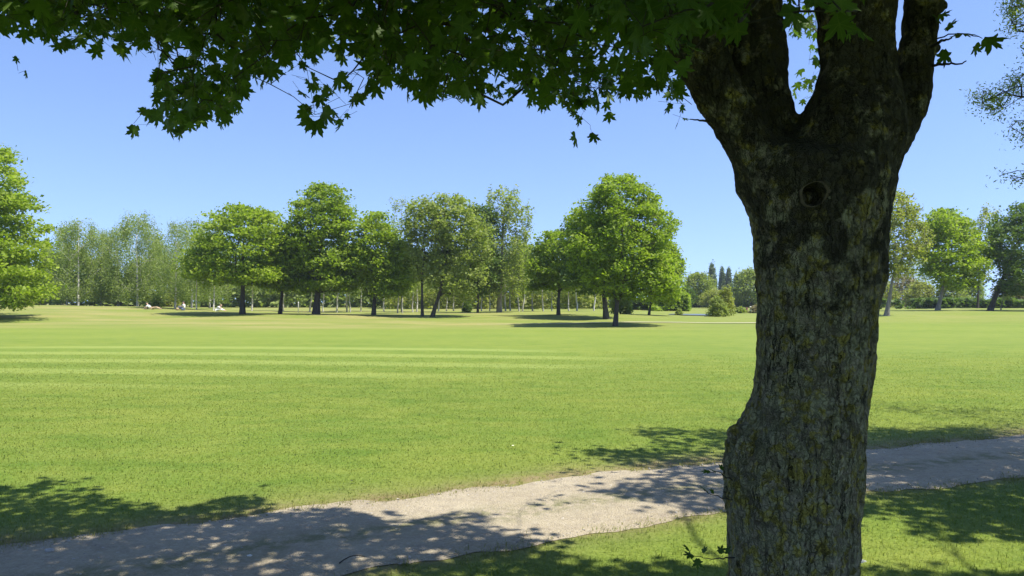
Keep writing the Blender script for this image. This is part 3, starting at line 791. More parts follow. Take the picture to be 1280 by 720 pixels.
def gl(px, D):
    X = (px - 640) / F * D * 1.0
    return np.array([X, D, tz1(X, D)])
used = {}
def put_birch(kind, px, D, H, label, sx=1.0, rz=0.0):
    spec = {'weep': (51, 11.0, 3.3, .12, 17000), 'tall': (52, 11.0, 2.5, .16, 11000), 'row': (53, 8.0, 1.7, .38, 5200), 'thin': (54, 8.0, 1.3, .42, 3000), 'row2': (55, 8.0, 1.9, .36, 5600)}[kind]
    loc = gl(px, D)
    if kind not in used:
        used[kind] = birch_proto(spec[0], spec[1], spec[2], spec[3], spec[4], loc=loc, label=label, r=.13 if kind in ('weep', 'tall') else .1)
        used[kind].scale = (H / spec[1] * sx,) * 2 + (H / spec[1],)
        return used[kind]
    return copy_tree(used[kind], loc, label, H / spec[1], rz, sx=sx)
LB = 'birch at the far left behind the mound, '
for i, (k, px, D, H, lab) in enumerate([
    ('tall', 84, 96, 10.2, 'grey green birch next to the left edge tree, shorter of its stand'),
    ('weep', 98, 94, 10.6, 'birch with clear white lower trunk behind the left mound'),
    ('weep', 126, 98, 9.8, 'broad weeping birch in the middle of the left stand'),
    ('tall', 148, 100, 10.4, 'slim birch between the broad weeping birch and the tallest birch of the left stand'),
    ('weep', 172, 95, 11.6, 'tallest birch of the left stand, domed top above the reclining person'),
    ('weep', 188, 99, 9.6, 'low right shoulder birch of the left stand, sky gap on its right'),
    ('tall', 219, 82, 9.2, 'thin birch rising right behind the seated person, dark lower trunk'),
    ('tall', 240, 92, 10.6, 'pale birch with feathery top just left of the dome shaped tree'),
    ('row2', 246, 80, 6.8, 'short grey trunked birch between the seated person and the white clad one'),
    ('row', 267, 80, 7.2, 'birch with its trunk just left of the white clad person'),
    ('weep', 262, 98, 10.2, 'birch whose top shows behind the left shoulder of the dome shaped tree')]):
    put_birch(k, px, D, H, lab, sx=1.0 + 0.12 * math.sin(i * 2.1), rz=i * 1.3)
row = [
 (315, 84, 7.4, 'row', 'white trunked birch in the gap right of the dome shaped tree trunk'),
 (354, 86, 7.2, 'row2', 'reddish white birch trunk touching the right side of the thin dark trunk'),
 (387, 82, 7.6, 'row', 'bright white birch trunk immediately left of the thickest dark trunk'),
 (404, 82, 6.6, 'thin', 'thin birch immediately right of the thickest dark trunk'),
 (421, 83, 7.8, 'row2', 'stout grey white birch right of the thickest dark trunk'),
 (434, 84, 7.2, 'thin', 'left stem of the close pair of white birches before the straight dark trunk'),
 (438, 84, 7.0, 'row', 'right stem of the close pair of white birches before the straight dark trunk'),
 (451, 88, 7.4, 'row2', 'grey birch just left of the straight dark trunk'),
 (480, 90, 6.8, 'thin', 'thread thin birch right of the straight dark trunk'),
 (497, 80, 6.6, 'thin', 'dark footed thin birch left of the forked white birch'),
 (503, 79, 7.4, 'row', 'forked white birch at the end of the tree shadow, left of the crooked trunks'),
 (516, 86, 7.0, 'thin', 'first thin birch right of the forked white birch'),
 (521, 88, 7.0, 'thin', 'thin birch touching the left crooked trunk'),
 (548, 90, 7.6, 'row2', 'grey birch first right of the thicker crooked trunk'),
 (558, 90, 8.0, 'row', 'leaning white birch second right of the thicker crooked trunk'),
 (567, 91, 7.4, 'row2', 'third birch right of the thicker crooked trunk'),
 (578, 92, 7.8, 'row', 'birch just left of the dark round bush'),
 (602, 91, 7.4, 'thin', 'dark thin trunk two places left of the tall airy tree'),
 (612, 92, 7.2, 'thin', 'thin trunk next left of the tall airy tree'),
 (632, 90, 7.6, 'thin', 'thin trunk next right of the tall airy tree'),
 (638, 92, 7.8, 'row2', 'second thin trunk right of the tall airy tree'),
 (649, 86, 8.2, 'row', 'left of the twin bright white trunks between airy and rounded tree'),
 (653, 86, 8.0, 'row', 'right of the twin bright white trunks between airy and rounded tree'),
 (666, 90, 7.4, 'row2', 'birch under brownish foliage right of the twin white trunks'),
 (679, 88, 7.6, 'row', 'whitish trunk next left of the slim black trunk'),
 (690, 92, 6.8, 'thin', 'thread thin trunk touching the slim black trunk on its left'),
 (711, 90, 7.2, 'row2', 'birch next right of the slim black trunk'),
 (721, 88, 7.0, 'thin', 'thin trunk midway between slim black trunk and the white birch'),
 (742, 86, 7.8, 'row', 'white birch trunk left of the thick leaning trunk'),
]
for i, (px, D, H, k, lab) in enumerate(row):
    put_birch(k, px, D, H, lab, sx=1 + .15 * math.sin(i * 1.7), rz=i * 2.2)

# shrubs
def shrub(name, px, py, D, wpx, hpx, label, leaf='green_c', n=2600, seed=1, ls=.11, cat='shrub', group=None):
    rng = np.random.default_rng(seed)
    b = gl(px, D); W = wpx / 2 / F * D; H = hpx / F * D
    nT = 90
    a = rng.uniform(0, 6.28, nT); u = rng.uniform(-.1, 1, nT); rr_ = np.sqrt(np.clip(1 - np.clip(u, 0, 1) ** 2, 0, 1)) * rng.uniform(.55, 1.0, nT)
    T = np.stack([W * rr_ * np.cos(a), W * rr_ * np.sin(a), H * (0.08 + .86 * np.clip(u, 0, 1) * rng.uniform(.75, 1.1, nT))], 1) + b
    tr = b + np.linspace(0, 1, 5)[:, None] * np.array([0, 0, H * .5]); tr[0, 2] -= .1
    A, par, _ = grow(tr, T, base_from=.1, rng=rng)
    Vb, fb = branch_mesh(A, par, .012, .45, np.linspace(.06, .02, 5) * max(1, H / 3))
    root = empty(name, b); tag(root, label, cat, group)
    mesh_obj('stems', Vb, fb, M['dark_bark'], root, origin=b)
    C = T[rng.integers(0, nT, n)] + rng.normal(0, 1, (n, 3)) * np.array([W, W, H]) * .11
    C = C[C[:, 2] > b[2] + .03]
    V, f = leaf_quads(C, ls, rng, .4)
    tone = np.clip(0.5 + 0.9 * (vnoise(C * 1.2, seed) - 0.5) + rng.normal(0, 0.2, len(C)), 0, 1)
    mesh_obj('foliage', V, f, M[leaf], root, attrs={'tone': np.repeat(tone, 4)}, origin=b)
    return root
shrub('shrub', 897, 396, 71, 26, 22, 'rounded olive bush at the right end of the pond', 'green_c', 3200, 61, .09)
shrub('shrub', 906, 392, 76, 26, 34, 'taller yellowish bush rising behind the rounded pond bush', 'green_y', 3600, 62, .1)
shrub('shrub', 849, 392, 79, 10, 8, 'tiny green tuft at the left end of the pond', 'green_c', 500, 63, .08)
shrub('shrub', 776, 390, 72, 28, 34, 'hanging light green bush right behind the foot of the largest oak', 'birch_leaf', 4000, 64, .1)
shrub('shrub', 584, 390, 84, 12, 13, 'small dark round bush among the birch trunks', 'green_d', 1500, 65, .09)
shrub('shrub', 926, 391, 88, 16, 8, 'low green bush left of the small white post', 'green_c', 900, 66, .09)
shrub('shrub', 946, 392, 86, 22, 10, 'low straw coloured bush touching the big trunk at its left', 'brown_leaf', 1500, 67, .09)
shrub('shrub', 198, 387, 84, 16, 16, 'low dark bush right behind the reclining person', 'green_c', 1800, 68, .09)
shrub('shrub', 212, 385, 110, 26, 16, 'yellow green bush in the gap behind the mound near the seated person', 'green_y', 2600, 69, .12)
shrub('shrub', 20, 382, 92, 40, 14, 'yellow green bush below the left edge tree', 'green_y', 3000, 70, .11)
# distant trees
def round_tree(px, D, wpx, hpx, label, leaf, seed, name='distant_tree', n=7000, ls=.2, low=.2, shape='round', group='distant trees beyond the pond'):
    rng = np.random.default_rng(seed); b = gl(px, D); W = wpx / 2 / F * D; H = hpx / F * D
    nT = 200; h = rng.uniform(low, 1, nT); a = rng.uniform(0, 6.28, nT)
    q = (h - low) / (1 - low)
    if shape == 'round': wd = W * np.sqrt(np.clip(1 - (2 * q - .85) ** 2 / 1.35, .02, 1))
    else: wd = W * np.clip(np.sin(np.clip(q * .93 + .07, 0, 1) ** .75 * math.pi), .12, 1) ** .6
    rr_ = np.sqrt(rng.uniform(.2, 1, nT)) * (0.8 + .35 * vnoise(np.stack([np.cos(a) * 2, np.sin(a) * 2, h * 5], 1), seed))
    T = np.stack([wd * rr_ * np.cos(a), wd * rr_ * np.sin(a), h * H * .97], 1) + b
    tr = b + np.linspace(0, 1, 7)[:, None] * np.array([0, 0, H * .75]); tr[0, 2] -= .2
    A, par, _ = grow(tr, T, base_from=.2, rng=rng)
    Vb, fb = branch_mesh(A, par, .02, .45, np.linspace(.3, .06, 7) * H / 14)
    root = empty(name, b); tag(root, label, 'tree', group)
    mesh_obj('trunk', Vb, fb, M['dark_bark'], root, origin=b)
    C = T[rng.integers(0, nT, n)] + rng.normal(0, 1, (n, 3)) * np.array([W, W, H * .45]) * (.13 if shape == 'round' else .17)
    V, f = leaf_quads(C, ls, rng, .35)
    tone = np.clip(0.5 + 0.8 * (vnoise(C * .5, seed) - 0.5) + rng.normal(0, 0.2, len(C)), 0, 1)
    mesh_obj('crown', V, f, M[leaf], root, attrs={'tone': np.repeat(tone, 4)}, origin=b)
    return root
round_tree(874, 150, 44, 42, 'rounded olive tree left of the single dark poplar beyond the pond', 'green_c', 71, n=8000)
round_tree(858, 140, 20, 26, 'small dark tree tucked behind the yellow green low tree', 'green_d', 72, n=3500)
round_tree(938, 150, 46, 46, 'green spreading tree touching the left edge of the big trunk on the horizon', 'green_c', 73, n=8000)
round_tree(890, 230, 12, 48, 'single dark poplar, leftmost and most compact on the horizon', 'poplar_leaf', 74, name='poplar_tree', shape='pop', n=5000, ls=.3, low=.06, group='poplars on the horizon')
round_tree(903, 235, 9, 44, 'left one of the two poplars standing tight together on the horizon', 'poplar_leaf', 75, name='poplar_tree', shape='pop', n=4200, ls=.3, low=.06, group='poplars on the horizon')
round_tree(911, 235, 9, 44, 'right one of the two poplars standing tight together on the horizon', 'poplar_leaf', 76, name='poplar_tree', shape='pop', n=4200, ls=.3, low=.06, group='poplars on the horizon')
round_tree(920, 238, 9, 38, 'thin airy poplar, rightmost on the horizon', 'poplar_leaf', 77, name='poplar_tree', shape='pop', n=1800, ls=.28, low=.06, group='poplars on the horizon')
round_tree(895, 130, 40, 22, 'low yellowish tree in front of the poplars', 'green_y', 78, n=4500, low=.05, ls=.16)
GS = 'hazy trees beyond the right hand rise'
for i, (px, D, wq, hq, lf, lab) in enumerate([
    (1100, 125, 40, 34, 'green_y', 'yellowish tree seen low between the big trunk and the sparse tree'),
    (1128, 130, 44, 40, 'brown_leaf', 'pinkish brown tree behind the sparse tree trunk'),
    (1150, 120, 36, 32, 'green_y', 'olive tree low between the sparse tree and the bright spreading tree'),
    (1142, 150, 60, 62, 'green_c', 'grey green tall tree far behind the sparse tree'),
    (1190, 118, 40, 32, 'green_c', 'green bushy tree filling the space under the bright spreading tree'),
    (1212, 125, 36, 36, 'birch_leaf', 'light green tree right of the stems of the spreading tree'),
    (1262, 112, 40, 34, 'brown_leaf', 'straw coloured tree under the dark right edge tree'),
    (1290, 116, 44, 36, 'green_y', 'yellowish tree at the right picture edge below the dark crown')]):
    round_tree(px, D, wq, hq, lab, lf, 80 + i, n=4500, low=.06, ls=.16, group=GS)

# woods and hedges far off, one mass each
def mass(name, px0, px1, D, dd, h0, h1, leaf, label, n, ls, seed, cat):
    rng = np.random.default_rng(seed)
    px = rng.uniform(px0, px1, n); dep = D + rng.uniform(-dd, dd, n)
    X = (px - 640) / F * dep; z = tz(X, dep)
    H = (h0 + (h1 - h0) * fbm(np.stack([px / 14, px * 0], 1), 3, seed)) / F * D
    C = np.stack([X, dep, z + H * rng.uniform(0.0, 1, n) ** .8], 1)
    cl_ = fbm(C * np.array([.45, .45, .6]), 3, seed + 5); C = C[cl_ > .45]; n = len(C)
    V, f = leaf_quads(C, ls, rng, .4)
    tone = np.clip(0.5 + 1.2 * (vnoise(C * np.array([.5, .5, .9]), seed) - 0.5) + rng.normal(0, 0.2, n), 0, 1)
    tag(mesh_obj(name, V, f, M[leaf], attrs={'tone': np.repeat(tone, 4)}), label, cat, kind='stuff')
mass('woodland', -150, 250, 128, 8, 25, 95, 'birch_leaf', 'far green wood behind the left birches', 40000, .42, 91, 'wood')
mass('woodland', 250, 790, 135, 9, 20, 60, 'birch_leaf', 'far leafy wood filling the gaps between the birch trunks', 60000, .40, 92, 'wood')
mass('woodland', 480, 760, 118, 7, 10, 75, 'green_y', 'pale hanging foliage of the wood behind the middle birches', 20000, .3, 93, 'wood')
mass('undergrowth', 786, 862, 108, 6, 10, 18, 'green_d', 'dark undergrowth right of the largest oak', 14000, .3, 94, 'undergrowth')
mass('undergrowth', 812, 862, 98, 4, 10, 26, 'green_b', 'green thicket beside the dark undergrowth', 8000, .26, 97, 'undergrowth')
mass('hedge_row', 850, 1120, 160, 6, 8, 16, 'green_d', 'dark low hedge line beyond the pond', 22000, .4, 95, 'hedge')
mass('hedge_row', 1035, 1400, 106, 3, 9, 15, 'green_d', 'dark low hedge behind the right hand rise', 26000, .3, 96, 'hedge')
mass('woodland', -1000, -160, 140, 20, 60, 110, 'green_c', 'wood left of the view', 12000, .35, 98, 'wood')
mass('woodland', 1340, 2300, 140, 20, 50, 100, 'green_c', 'wood right of the view', 12000, .35, 99, 'wood')

# small posts by the pond
def post(px, D, h, r, mat, label, name):
    b = gl(px, D); root = empty(name, b); tag(root, label, 'post')
    V, f = tube(np.array([[0, 0, -.1], [0, 0, h * .85], [0, 0, h * .9]]), [r, r, r * .9], 8); mesh_obj('shaft', V, f, mat, root)
    V, f = tube(np.array([[0, 0, h * .88], [0, 0, h * .93], [0, 0, h]]), [r * 1.25, r * 1.3, r * .5], 8); mesh_obj('cap', V, f, mat, root)
white = plain('white_paint', (0.72, 0.70, 0.64), .5, .08); red = plain('red_brown', (0.30, 0.13, 0.09), .7)
post(938, 92, .75, .10, white, 'short white post near the big trunk beyond the pond', 'marker_post')
post(933.5, 92, .6, .13, red, 'short reddish brown post left of the white post', 'marker_post')
post(373, 78, 1.15, .05, white, 'slim white post between birches left of the thickest dark trunk', 'marker_post')

# ------------------------------------------------------------------ people (far away on the mound)
def skin_body(name, verts, edges, radii, mat, parent, sub=2):
    me = bpy.data.meshes.new(name); me.from_pydata([tuple(v) for v in verts], edges, [])
    me.materials.append(mat)
    o = bpy.data.objects.new(name, me); COL.objects.link(o); o.parent = parent
    m = o.modifiers.new('skin', 'SKIN'); m.use_smooth_shade = True
    for i, r_ in enumerate(radii):
        me.skin_vertices[0].data[i].radius = (r_, r_) if not isinstance(r_, tuple) else r_
    me.skin_vertices[0].data[0].use_root = True
    s = o.modifiers.new('sub', 'SUBSURF'); s.levels = sub; s.render_levels = sub
    return o
SK = plain('skin_tone', (0.50, 0.32, 0.24), .5, .05); WH = plain('white_cloth', (0.80, 0.80, 0.78), .8, .05)
BL = plain('blue_cloth', (0.16, 0.22, 0.36), .8, .1); HA = plain('dark_hair', (0.03, 0.022, 0.018), .6, .2); TN = plain('tan_cloth', (0.45, 0.33, 0.2), .8, .1)
DK = plain('dark_cloth', (0.07, 0.06, 0.055), .8, .15)
def person(px, D, face, J, label, shirt, trousers, hair):
    """J: joints in the side plane (x forward, y side, z up)"""
    b = gl(px, D); root = empty('person', b); tag(root, label, 'person')
    root.rotation_euler = (0, 0, face)
    J = {k: np.array(v, float) for k, v in J.items()}
    def side(k, s): v = J[k].copy(); v[1] *= s; return v
    names = ['pelvis', 'belly', 'chest', 'neck', 'head', 'crown']
    V = [J[k] for k in names]; E = [(0, 1), (1, 2), (2, 3), (3, 4), (4, 5)]; Rr = [.13, .12, .14, .06, .095, .07]
    for s in (-1, 1):
        i = len(V); V += [side(k, s) for k in ('hip', 'knee', 'ankle', 'toe')]; E += [(0, i), (i, i + 1), (i + 1, i + 2), (i + 2, i + 3)]; Rr += [.09, .06, .04, .03]
        i = len(V); V += [side(k, s) for k in ('shoulder', 'elbow', 'wrist', 'hand')]; E += [(2, i), (i, i + 1), (i + 1, i + 2), (i + 2, i + 3)]; Rr += [.06, .043, .03, .035]
    skin_body('body', V, E, Rr, SK, root)
    # shirt
    V = [J['belly'] * .6 + J['pelvis'] * .4, J['belly'], J['chest'], J['neck'] * .6 + J['chest'] * .4]; E = [(0, 1), (1, 2), (2, 3)]; Rr = [.15, .145, .165, .08]
    for s in (-1, 1):
        i = len(V); V += [side('shoulder', s), side('shoulder', s) * .35 + side('elbow', s) * .65]; E += [(2, i), (i, i + 1)]; Rr += [.08, .065]
    skin_body('shirt', V, E, Rr, shirt, root)
    V = [J['pelvis']]; E = []; Rr = [.15]
    for s in (-1, 1):
        i = len(V); V += [side('hip', s), side('knee', s)] + [side('ankle', s) * .8 + side('knee', s) * .2]; E += [(0, i), (i, i + 1), (i + 1, i + 2)]; Rr += [.11, .078, .055]
    skin_body('trousers', V, E, Rr, trousers, root)
    hd = J['head']; cr = J['crown']; back = J.get('back', np.array([-.04, 0, .02]))
    Vh = ICO * np.array([.115, .10, .11]) + (hd * .35 + cr * .65) + back
    h_ = mesh_obj('hair', Vh, [ICF], hair, root, smooth=True)
    ms = h_.modifiers.new('sub', 'SUBSURF'); ms.levels = 2; ms.render_levels = 2
    for s in (-1, 1):
        e = mesh_obj('eye', ICO * .012 + hd + np.array([.088, .032 * s, .03]), [ICF], DK, root)
    mesh_obj('nose', ICO * np.array([.022, .013, .02]) + hd + np.array([.098, 0, .0]), [ICF], SK, root, smooth=True)
    return root
sit = dict(pelvis=(0, 0, .14), belly=(-.04, 0, .30), chest=(-.05, 0, .50), neck=(-.02, 0, .66), head=(.02, 0, .77), crown=(.01, 0, .87), hip=(.05, .11, .14), knee=(.38, .14, .42), ankle=(.60, .13, .08), toe=(.74, .13, .05),
           shoulder=(-.04, .19, .56), elbow=(.12, .24, .38), wrist=(.32, .18, .42), hand=(.40, .16, .43))
person(229.5, 78, math.pi, sit, 'person sitting on the mound in a white top and blue trousers, knees drawn up', WH, BL, DK)
lean = dict(pelvis=(0, 0, .13), belly=(.10, 0, .28), chest=(.22, 0, .42), neck=(.34, 0, .50), head=(.43, 0, .55), crown=(.48, 0, .63), hip=(.03, .11, .13), knee=(.48, .22, .20), ankle=(.80, .18, .07), toe=(.92, .18, .05),
            shoulder=(.24, .19, .46), elbow=(.42, .25, .28), wrist=(.60, .20, .14), hand=(.67, .19, .10))
person(271, 78, 0.1, lean, 'person all in white bent forward on the grass near the dome shaped tree', WH, WH, TN)
rec = dict(pelvis=(0, 0, .13), belly=(-.16, 0, .20), chest=(-.34, 0, .34), neck=(-.45, 0, .46), head=(-.50, 0, .57), crown=(-.53, 0, .67), hip=(.06, .10, .13), knee=(.48, .12, .22), ankle=(.88, .11, .07), toe=(.96, .11, .12),
           shoulder=(-.36, .18, .38), elbow=(-.60, .24, .20), wrist=(-.72, .2, .06), hand=(-.80, .2, .04))
person(190, 79, 0.05, rec, 'person in a white shirt reclining on the left mound, propped on both arms', WH, TN, HA)
# dark bag left of the reclining person, tan blanket roll left of the seated one
def bag(px, D, c, label, w=.5, h=.38):
    b = gl(px, D); root = empty('bag', b); tag(root, label, 'bag')
    V = ICO * np.array([w / 2, w * .32, h / 2]) + np.array([0, 0, h * .42])
    o = mesh_obj('bag_body', V, [ICF], c, root, smooth=True); ms = o.modifiers.new('s', 'SUBSURF'); ms.levels = 2; ms.render_levels = 2
    a = np.linspace(0, math.pi, 9)
    V, f = tube(np.stack([np.cos(a) * w * .28, a * 0, h * .7 + np.sin(a) * h * .35], 1), .015, 6); mesh_obj('handle', V, f, c, root, smooth=True)
bag(184.5, 79.5, DK, 'dark rounded bag on the mound left of the reclining person', .5, .42)
bag(222, 77.8, TN, 'tan rounded bag at the feet of the seated person', .42, .3)

# ------------------------------------------------------------------ the big maple
TY = 3.2
def loft(rows, n=40, flat=0.95):
    P = []; 
    rings = []
    th = np.linspace(0, 2 * np.pi, n, endpoint=False)
    for r_ in rows:
        py, xl, xr = r_[:3]; dy = r_[3] if len(r_) > 3 else 0
        a = at(xl, py, TY + dy); b = at(xr, py, TY + dy); c = (a + b) / 2; rad = (b[0] - a[0]) / 2
        rings.append(np.stack([c[0] + rad * np.cos(th), c[1] + rad * flat * np.sin(th), np.full(n, c[2])], 1))
    V = np.concatenate(rings); m = len(rings)
    i = np.arange(m - 1)[:, None] * n; j = np.arange(n)[None, :]; jn = (j + 1) % n
    q = np.stack([(i + j), (i + n + j), (i + n + jn), (i + jn)], -1).reshape(-1, 4)
    c = len(V); V = np.concatenate([V, rings[0].mean(0)[None], rings[-1].mean(0)[None]])
    j = np.arange(n); jn = (j + 1) % n
    return V, [q, np.concatenate([np.stack([j, jn, np.full(n, c)], 1), np.stack([(m - 1) * n + jn, (m - 1) * n + j, np.full(n, c + 1)], 1)])]
rT = [(905, 868, 1112), (873, 888, 1094), (840, 898, 1082), (780, 908, 1072), (720, 915, 1068), (680, 913, 1069), (640, 910, 1072), (600, 909, 1075), (575, 911, 1077), (550, 917, 1079), (530, 926, 1081), (510, 936, 1083), (490, 943, 1085), (450, 947, 1090), (400, 948, 1095), (350, 947, 1098), (300, 942, 1100), (270, 936, 1103), (250, 930, 1105), (225, 921, 1112), (205, 925, 1108), (188, 950, 1080), (176, 985, 1045)]
rA = [(270, 940, 1040, 0), (230, 921, 1025, 0), (200, 910, 995, 0), (165, 892, 968, 0), (130, 872, 947, 0), (100, 856, 928, 0), (50, 832, 905, 0), (0, 803, 878, 0), (-60, 765, 836, 0.02), (-130, 712, 778, .05), (-220, 640, 698, .1)]
rB = [(250, 940, 1060, .05), (200, 928, 1020, .08), (165, 925, 1001, .1), (130, 915, 993, .12), (100, 908, 986, .13), (50, 903, 980, .16), (0, 905, 972, .2), (-80, 905, 965, .27), (-200, 900, 955, .4)]
rC = [(250, 965, 1095, -.03), (200, 985, 1120, -.04), (165, 1000, 1132, -.05), (140, 1005, 1130, -.05), (115, 1018, 1124, -.05), (80, 1027, 1119, -.05), (40, 1026, 1117, -.06), (0, 1022, 1116, -.08), (-80, 1015, 1105, -.12), (-200, 1005, 1085, -.2)]
rD = [(250, 985, 1103, .02), (225, 1012, 1113, .02), (200, 1040, 1127, .02), (175, 1068, 1142, .02), (150, 1092, 1155, .02), (120, 1108, 1163, .02), (90, 1118, 1166, .03), (50, 1125, 1168, .04), (0, 1131, 1177, .06), (-80, 1145, 1190, .08), (-200, 1170, 1210, .1)]
parts = [loft(rT), loft(rA, 32), loft(rB, 32), loft(rC, 32), loft(rD, 24)]
# burl and knobs on the left edge and a few bumps
def lump(px, py, rx, rz, dy=0.0):
    c = at(px, py, TY + dy)
    V = ICO * np.array([rx, rx, rz]) + c; return V, [ICF]
for (px, py, rx, rz, dy) in [(922, 545, .035, .045, -.06), (913, 560, .03, .05, .0), (925, 528, .02, .03, .02), (916, 585, .035, .07, -.03), (930, 560, .04, .07, -.18), (918, 610, .03, .05, -.08), (940, 520, .03, .05, -.15),
                             (1180, 8, .03, .035, .05), (1172, 60, .022, .03, .03), (1083, 560, .02, .03, 0), (1100, 295, .018, .03, 0), (968, 470, .03, .03, -.2), (1062, 700, .03, .05, -.1), (1072, 395, .03, .04, -.18)]:
    parts.append(lump(px, py, rx, rz, dy))
V, f = merge(parts)
me = bpy.data.meshes.new('trunk_src'); me.from_pydata(V.tolist(), [], [x.tolist() for ff in f for x in ff]); me.update()
tmp = bpy.data.objects.new('trunk_src', me); COL.objects.link(tmp)
md = tmp.modifiers.new('r', 'REMESH'); md.mode = 'VOXEL'; md.voxel_size = 0.0095
dg = bpy.context.evaluated_depsgraph_get(); ev = tmp.evaluated_get(dg); me2 = ev.to_mesh()
nv = len(me2.vertices); V = np.zeros(nv * 3, np.float32); me2.vertices.foreach_get('co', V); V = V.reshape(-1, 3).astype(float)
nl = len(me2.loops); li = np.zeros(nl, np.int32); me2.loops.foreach_get('vertex_index', li)
Fq = li.reshape(-1, 4)
ev.to_mesh_clear(); bpy.data.objects.remove(tmp)
# smooth the joins
e = np.concatenate([Fq[:, [0, 1]], Fq[:, [1, 2]], Fq[:, [2, 3]], Fq[:, [3, 0]]])
deg = np.bincount(e.ravel(), minlength=nv).astype(float)[:, None]
def lap(V):
    S = np.zeros_like(V)
    for k in range(3):
        S[:, k] = np.bincount(e[:, 0], V[e[:, 1], k], nv) + np.bincount(e[:, 1], V[e[:, 0], k], nv)
    return S / deg
for it in range(34):
    wz = 1.0 if it < 10 else np.exp(-((V[:, 2:3] - 2.28) / .2) ** 2) * (V[:, 1:2] < TY + .3)
    V = V + 0.6 * wz * (lap(V) - V)
def normals(V):
    n = np.cross(V[Fq[:, 2]] - V[Fq[:, 0]], V[Fq[:, 3]] - V[Fq[:, 1]])
    N = np.zeros_like(V)
    for c in range(4):
        for k in range(3): N[:, k] += np.bincount(Fq[:, c], n[:, k], nv)
    return N / (np.linalg.norm(N, axis=1)[:, None] + 1e-12)
N = normals(V)
h = 0.022 * (fbm(V * np.array([3.2, 3.2, 1.6]), 3, 40) - .5) * 2 + 0.015 * (fbm(V * np.array([14, 14, 8.0]), 3, 41) - .5) * 2
rid = np.abs(vnoise(V * np.array([26, 26, 8.0]) + 0.6 * vnoise(V * 6, 44)[:, None], 42) - .5) * 2
h += 0.007 * (np.clip(rid * 2.2, 0, 1) - 0.7) * np.clip(1.5 - V[:, 2] * .4, .5, 1) + 0.0045 * (vnoise(V * np.array([60, 60, 40.0]), 43) - .5) * 2
lowb = np.exp(-((V[:, 2] - 1.0) / .25) ** 2) * np.clip((1.02 - V[:, 0]) / .12, 0, 1)
h += lowb * 0.045 * (fbm(V * np.array([24, 24, 13.0]), 2, 45) - .4)
V = V + N * h[:, None]
# knothole
kc = at(1022, 241, TY - .29)
front = (V[:, 1] < TY - .1)
dr_ = np.hypot(V[:, 0] - kc[0], (V[:, 2] - kc[2]) * .95)
dent = np.clip(1 - (dr_ / .040) ** 2, 0, 1) ** .7
rim = np.exp(-((dr_ - .056) / .014) ** 2)
V[:, 1] += np.where(front, dent * .11 - rim * .010, 0)
MB_ = at(997, 873, TY); MB_[2] = 0
maple = empty('maple_tree', MB_)
tag(maple, 'big foreground maple with forked lichen covered trunk and leafy branches hanging over the lawn', 'tree')
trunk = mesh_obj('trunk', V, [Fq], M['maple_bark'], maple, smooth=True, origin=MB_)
# rim of the old branch scar, a sub-part of the trunk
fr = front & (np.abs(dr_ - .05) < .01)
yk = np.median(V[fr, 1])
a = np.linspace(0, 2 * np.pi, 28)
def surfY(x, z):
    d = np.hypot(V[:, 0] - x, V[:, 2] - z) + (V[:, 1] > TY - .05) * 9
    return V[np.argmin(d), 1]
P = np.array([[kc[0] + .045 * math.cos(q) * (1 + .07 * math.sin(3 * q) + .04 * math.sin(5 * q + 1)), 0, kc[2] + .047 * math.sin(q) * (1 + .06 * math.sin(2 * q))] for q in a])
P[:, 1] = [surfY(x, z) - .002 for x, _, z in P]
P[:, 1] = np.convolve(np.r_[P[-4:, 1], P[:, 1], P[:4, 1]], np.ones(5) / 5, 'same')[4:-4]
Vr, fr_ = tube(P, .0042 + .0025 * np.sin(a * 2 + 1), 8, cap=False)
Vr = Vr + RNG.normal(0, .0012, Vr.shape)
mesh_obj('knothole_rim', Vr, fr_, bark_mat('scar_bark', (0.06, 0.048, 0.03), (0.15, 0.115, 0.07), 60, .9, .004), trunk, smooth=True, origin=MB_)

# --- leaf templates: x across, y towards the tip, z normal; star shaped round the centre
VEIN = {}
def leaf_template(half):
    pts = [(90, half[0])]
    pts = half
    full = [(a, r_) for a, r_ in pts] + [(180 - a, r_) for a, r_ in pts[1:-1]][::-1]
    out = []
    for a, r_ in full: out.append((r_ * math.cos(R(a)), 0.42 + r_ * math.sin(R(a))))
    P = np.array(out); z = -0.22 * (np.abs(P[:, 0])) ** 1.5 - 0.18 * np.clip(P[:, 1] - .45, 0, 1) ** 1.5 + 0.03 * np.sin(P[:, 0] * 23 + P[:, 1] * 17)
    V = np.concatenate([[[0, .42, .03]], np.stack([P[:, 0], P[:, 1], z], 1)])
    n = len(P); j = np.arange(n)
    rr0 = np.hypot(P[:, 0], P[:, 1] - .42); tipv = (rr0 > np.roll(rr0, 1)) & (rr0 > np.roll(rr0, -1)) & (rr0 > .45)
    tipv |= (np.abs(P[:, 0]) < 1e-6)
    VEIN[len(V)] = np.concatenate([[1.0], tipv.astype(float)])
    return V, np.stack([np.zeros(n, int), 1 + (j + 1) % n, 1 + j], 1)
LT_FINE = leaf_template([(90, .62), (81, .44), (75, .47), (64, .22), (54, .40), (45, .44), (36, .62), (27, .44), (17, .42), (5, .25), (-8, .38), (-20, .48), (-36, .33), (-62, .36), (-78, .40), (-90, .33)])
LT_COARSE = leaf_template([(90, .60), (64, .24), (37, .60), (5, .27), (-18, .46), (-70, .38), (-90, .33)])
LT_SMALL = (np.array([[0, .5, .02], [0, 0, 0], [.17, .35, -.02], [.13, .75, -.03], [0, 1, -.05], [-.13, .75, -.03], [-.17, .35, -.02]]), np.array([[0, 1, 2], [0, 2, 3], [0, 3, 4], [0, 4, 5], [0, 5, 6], [0, 6, 1]]))
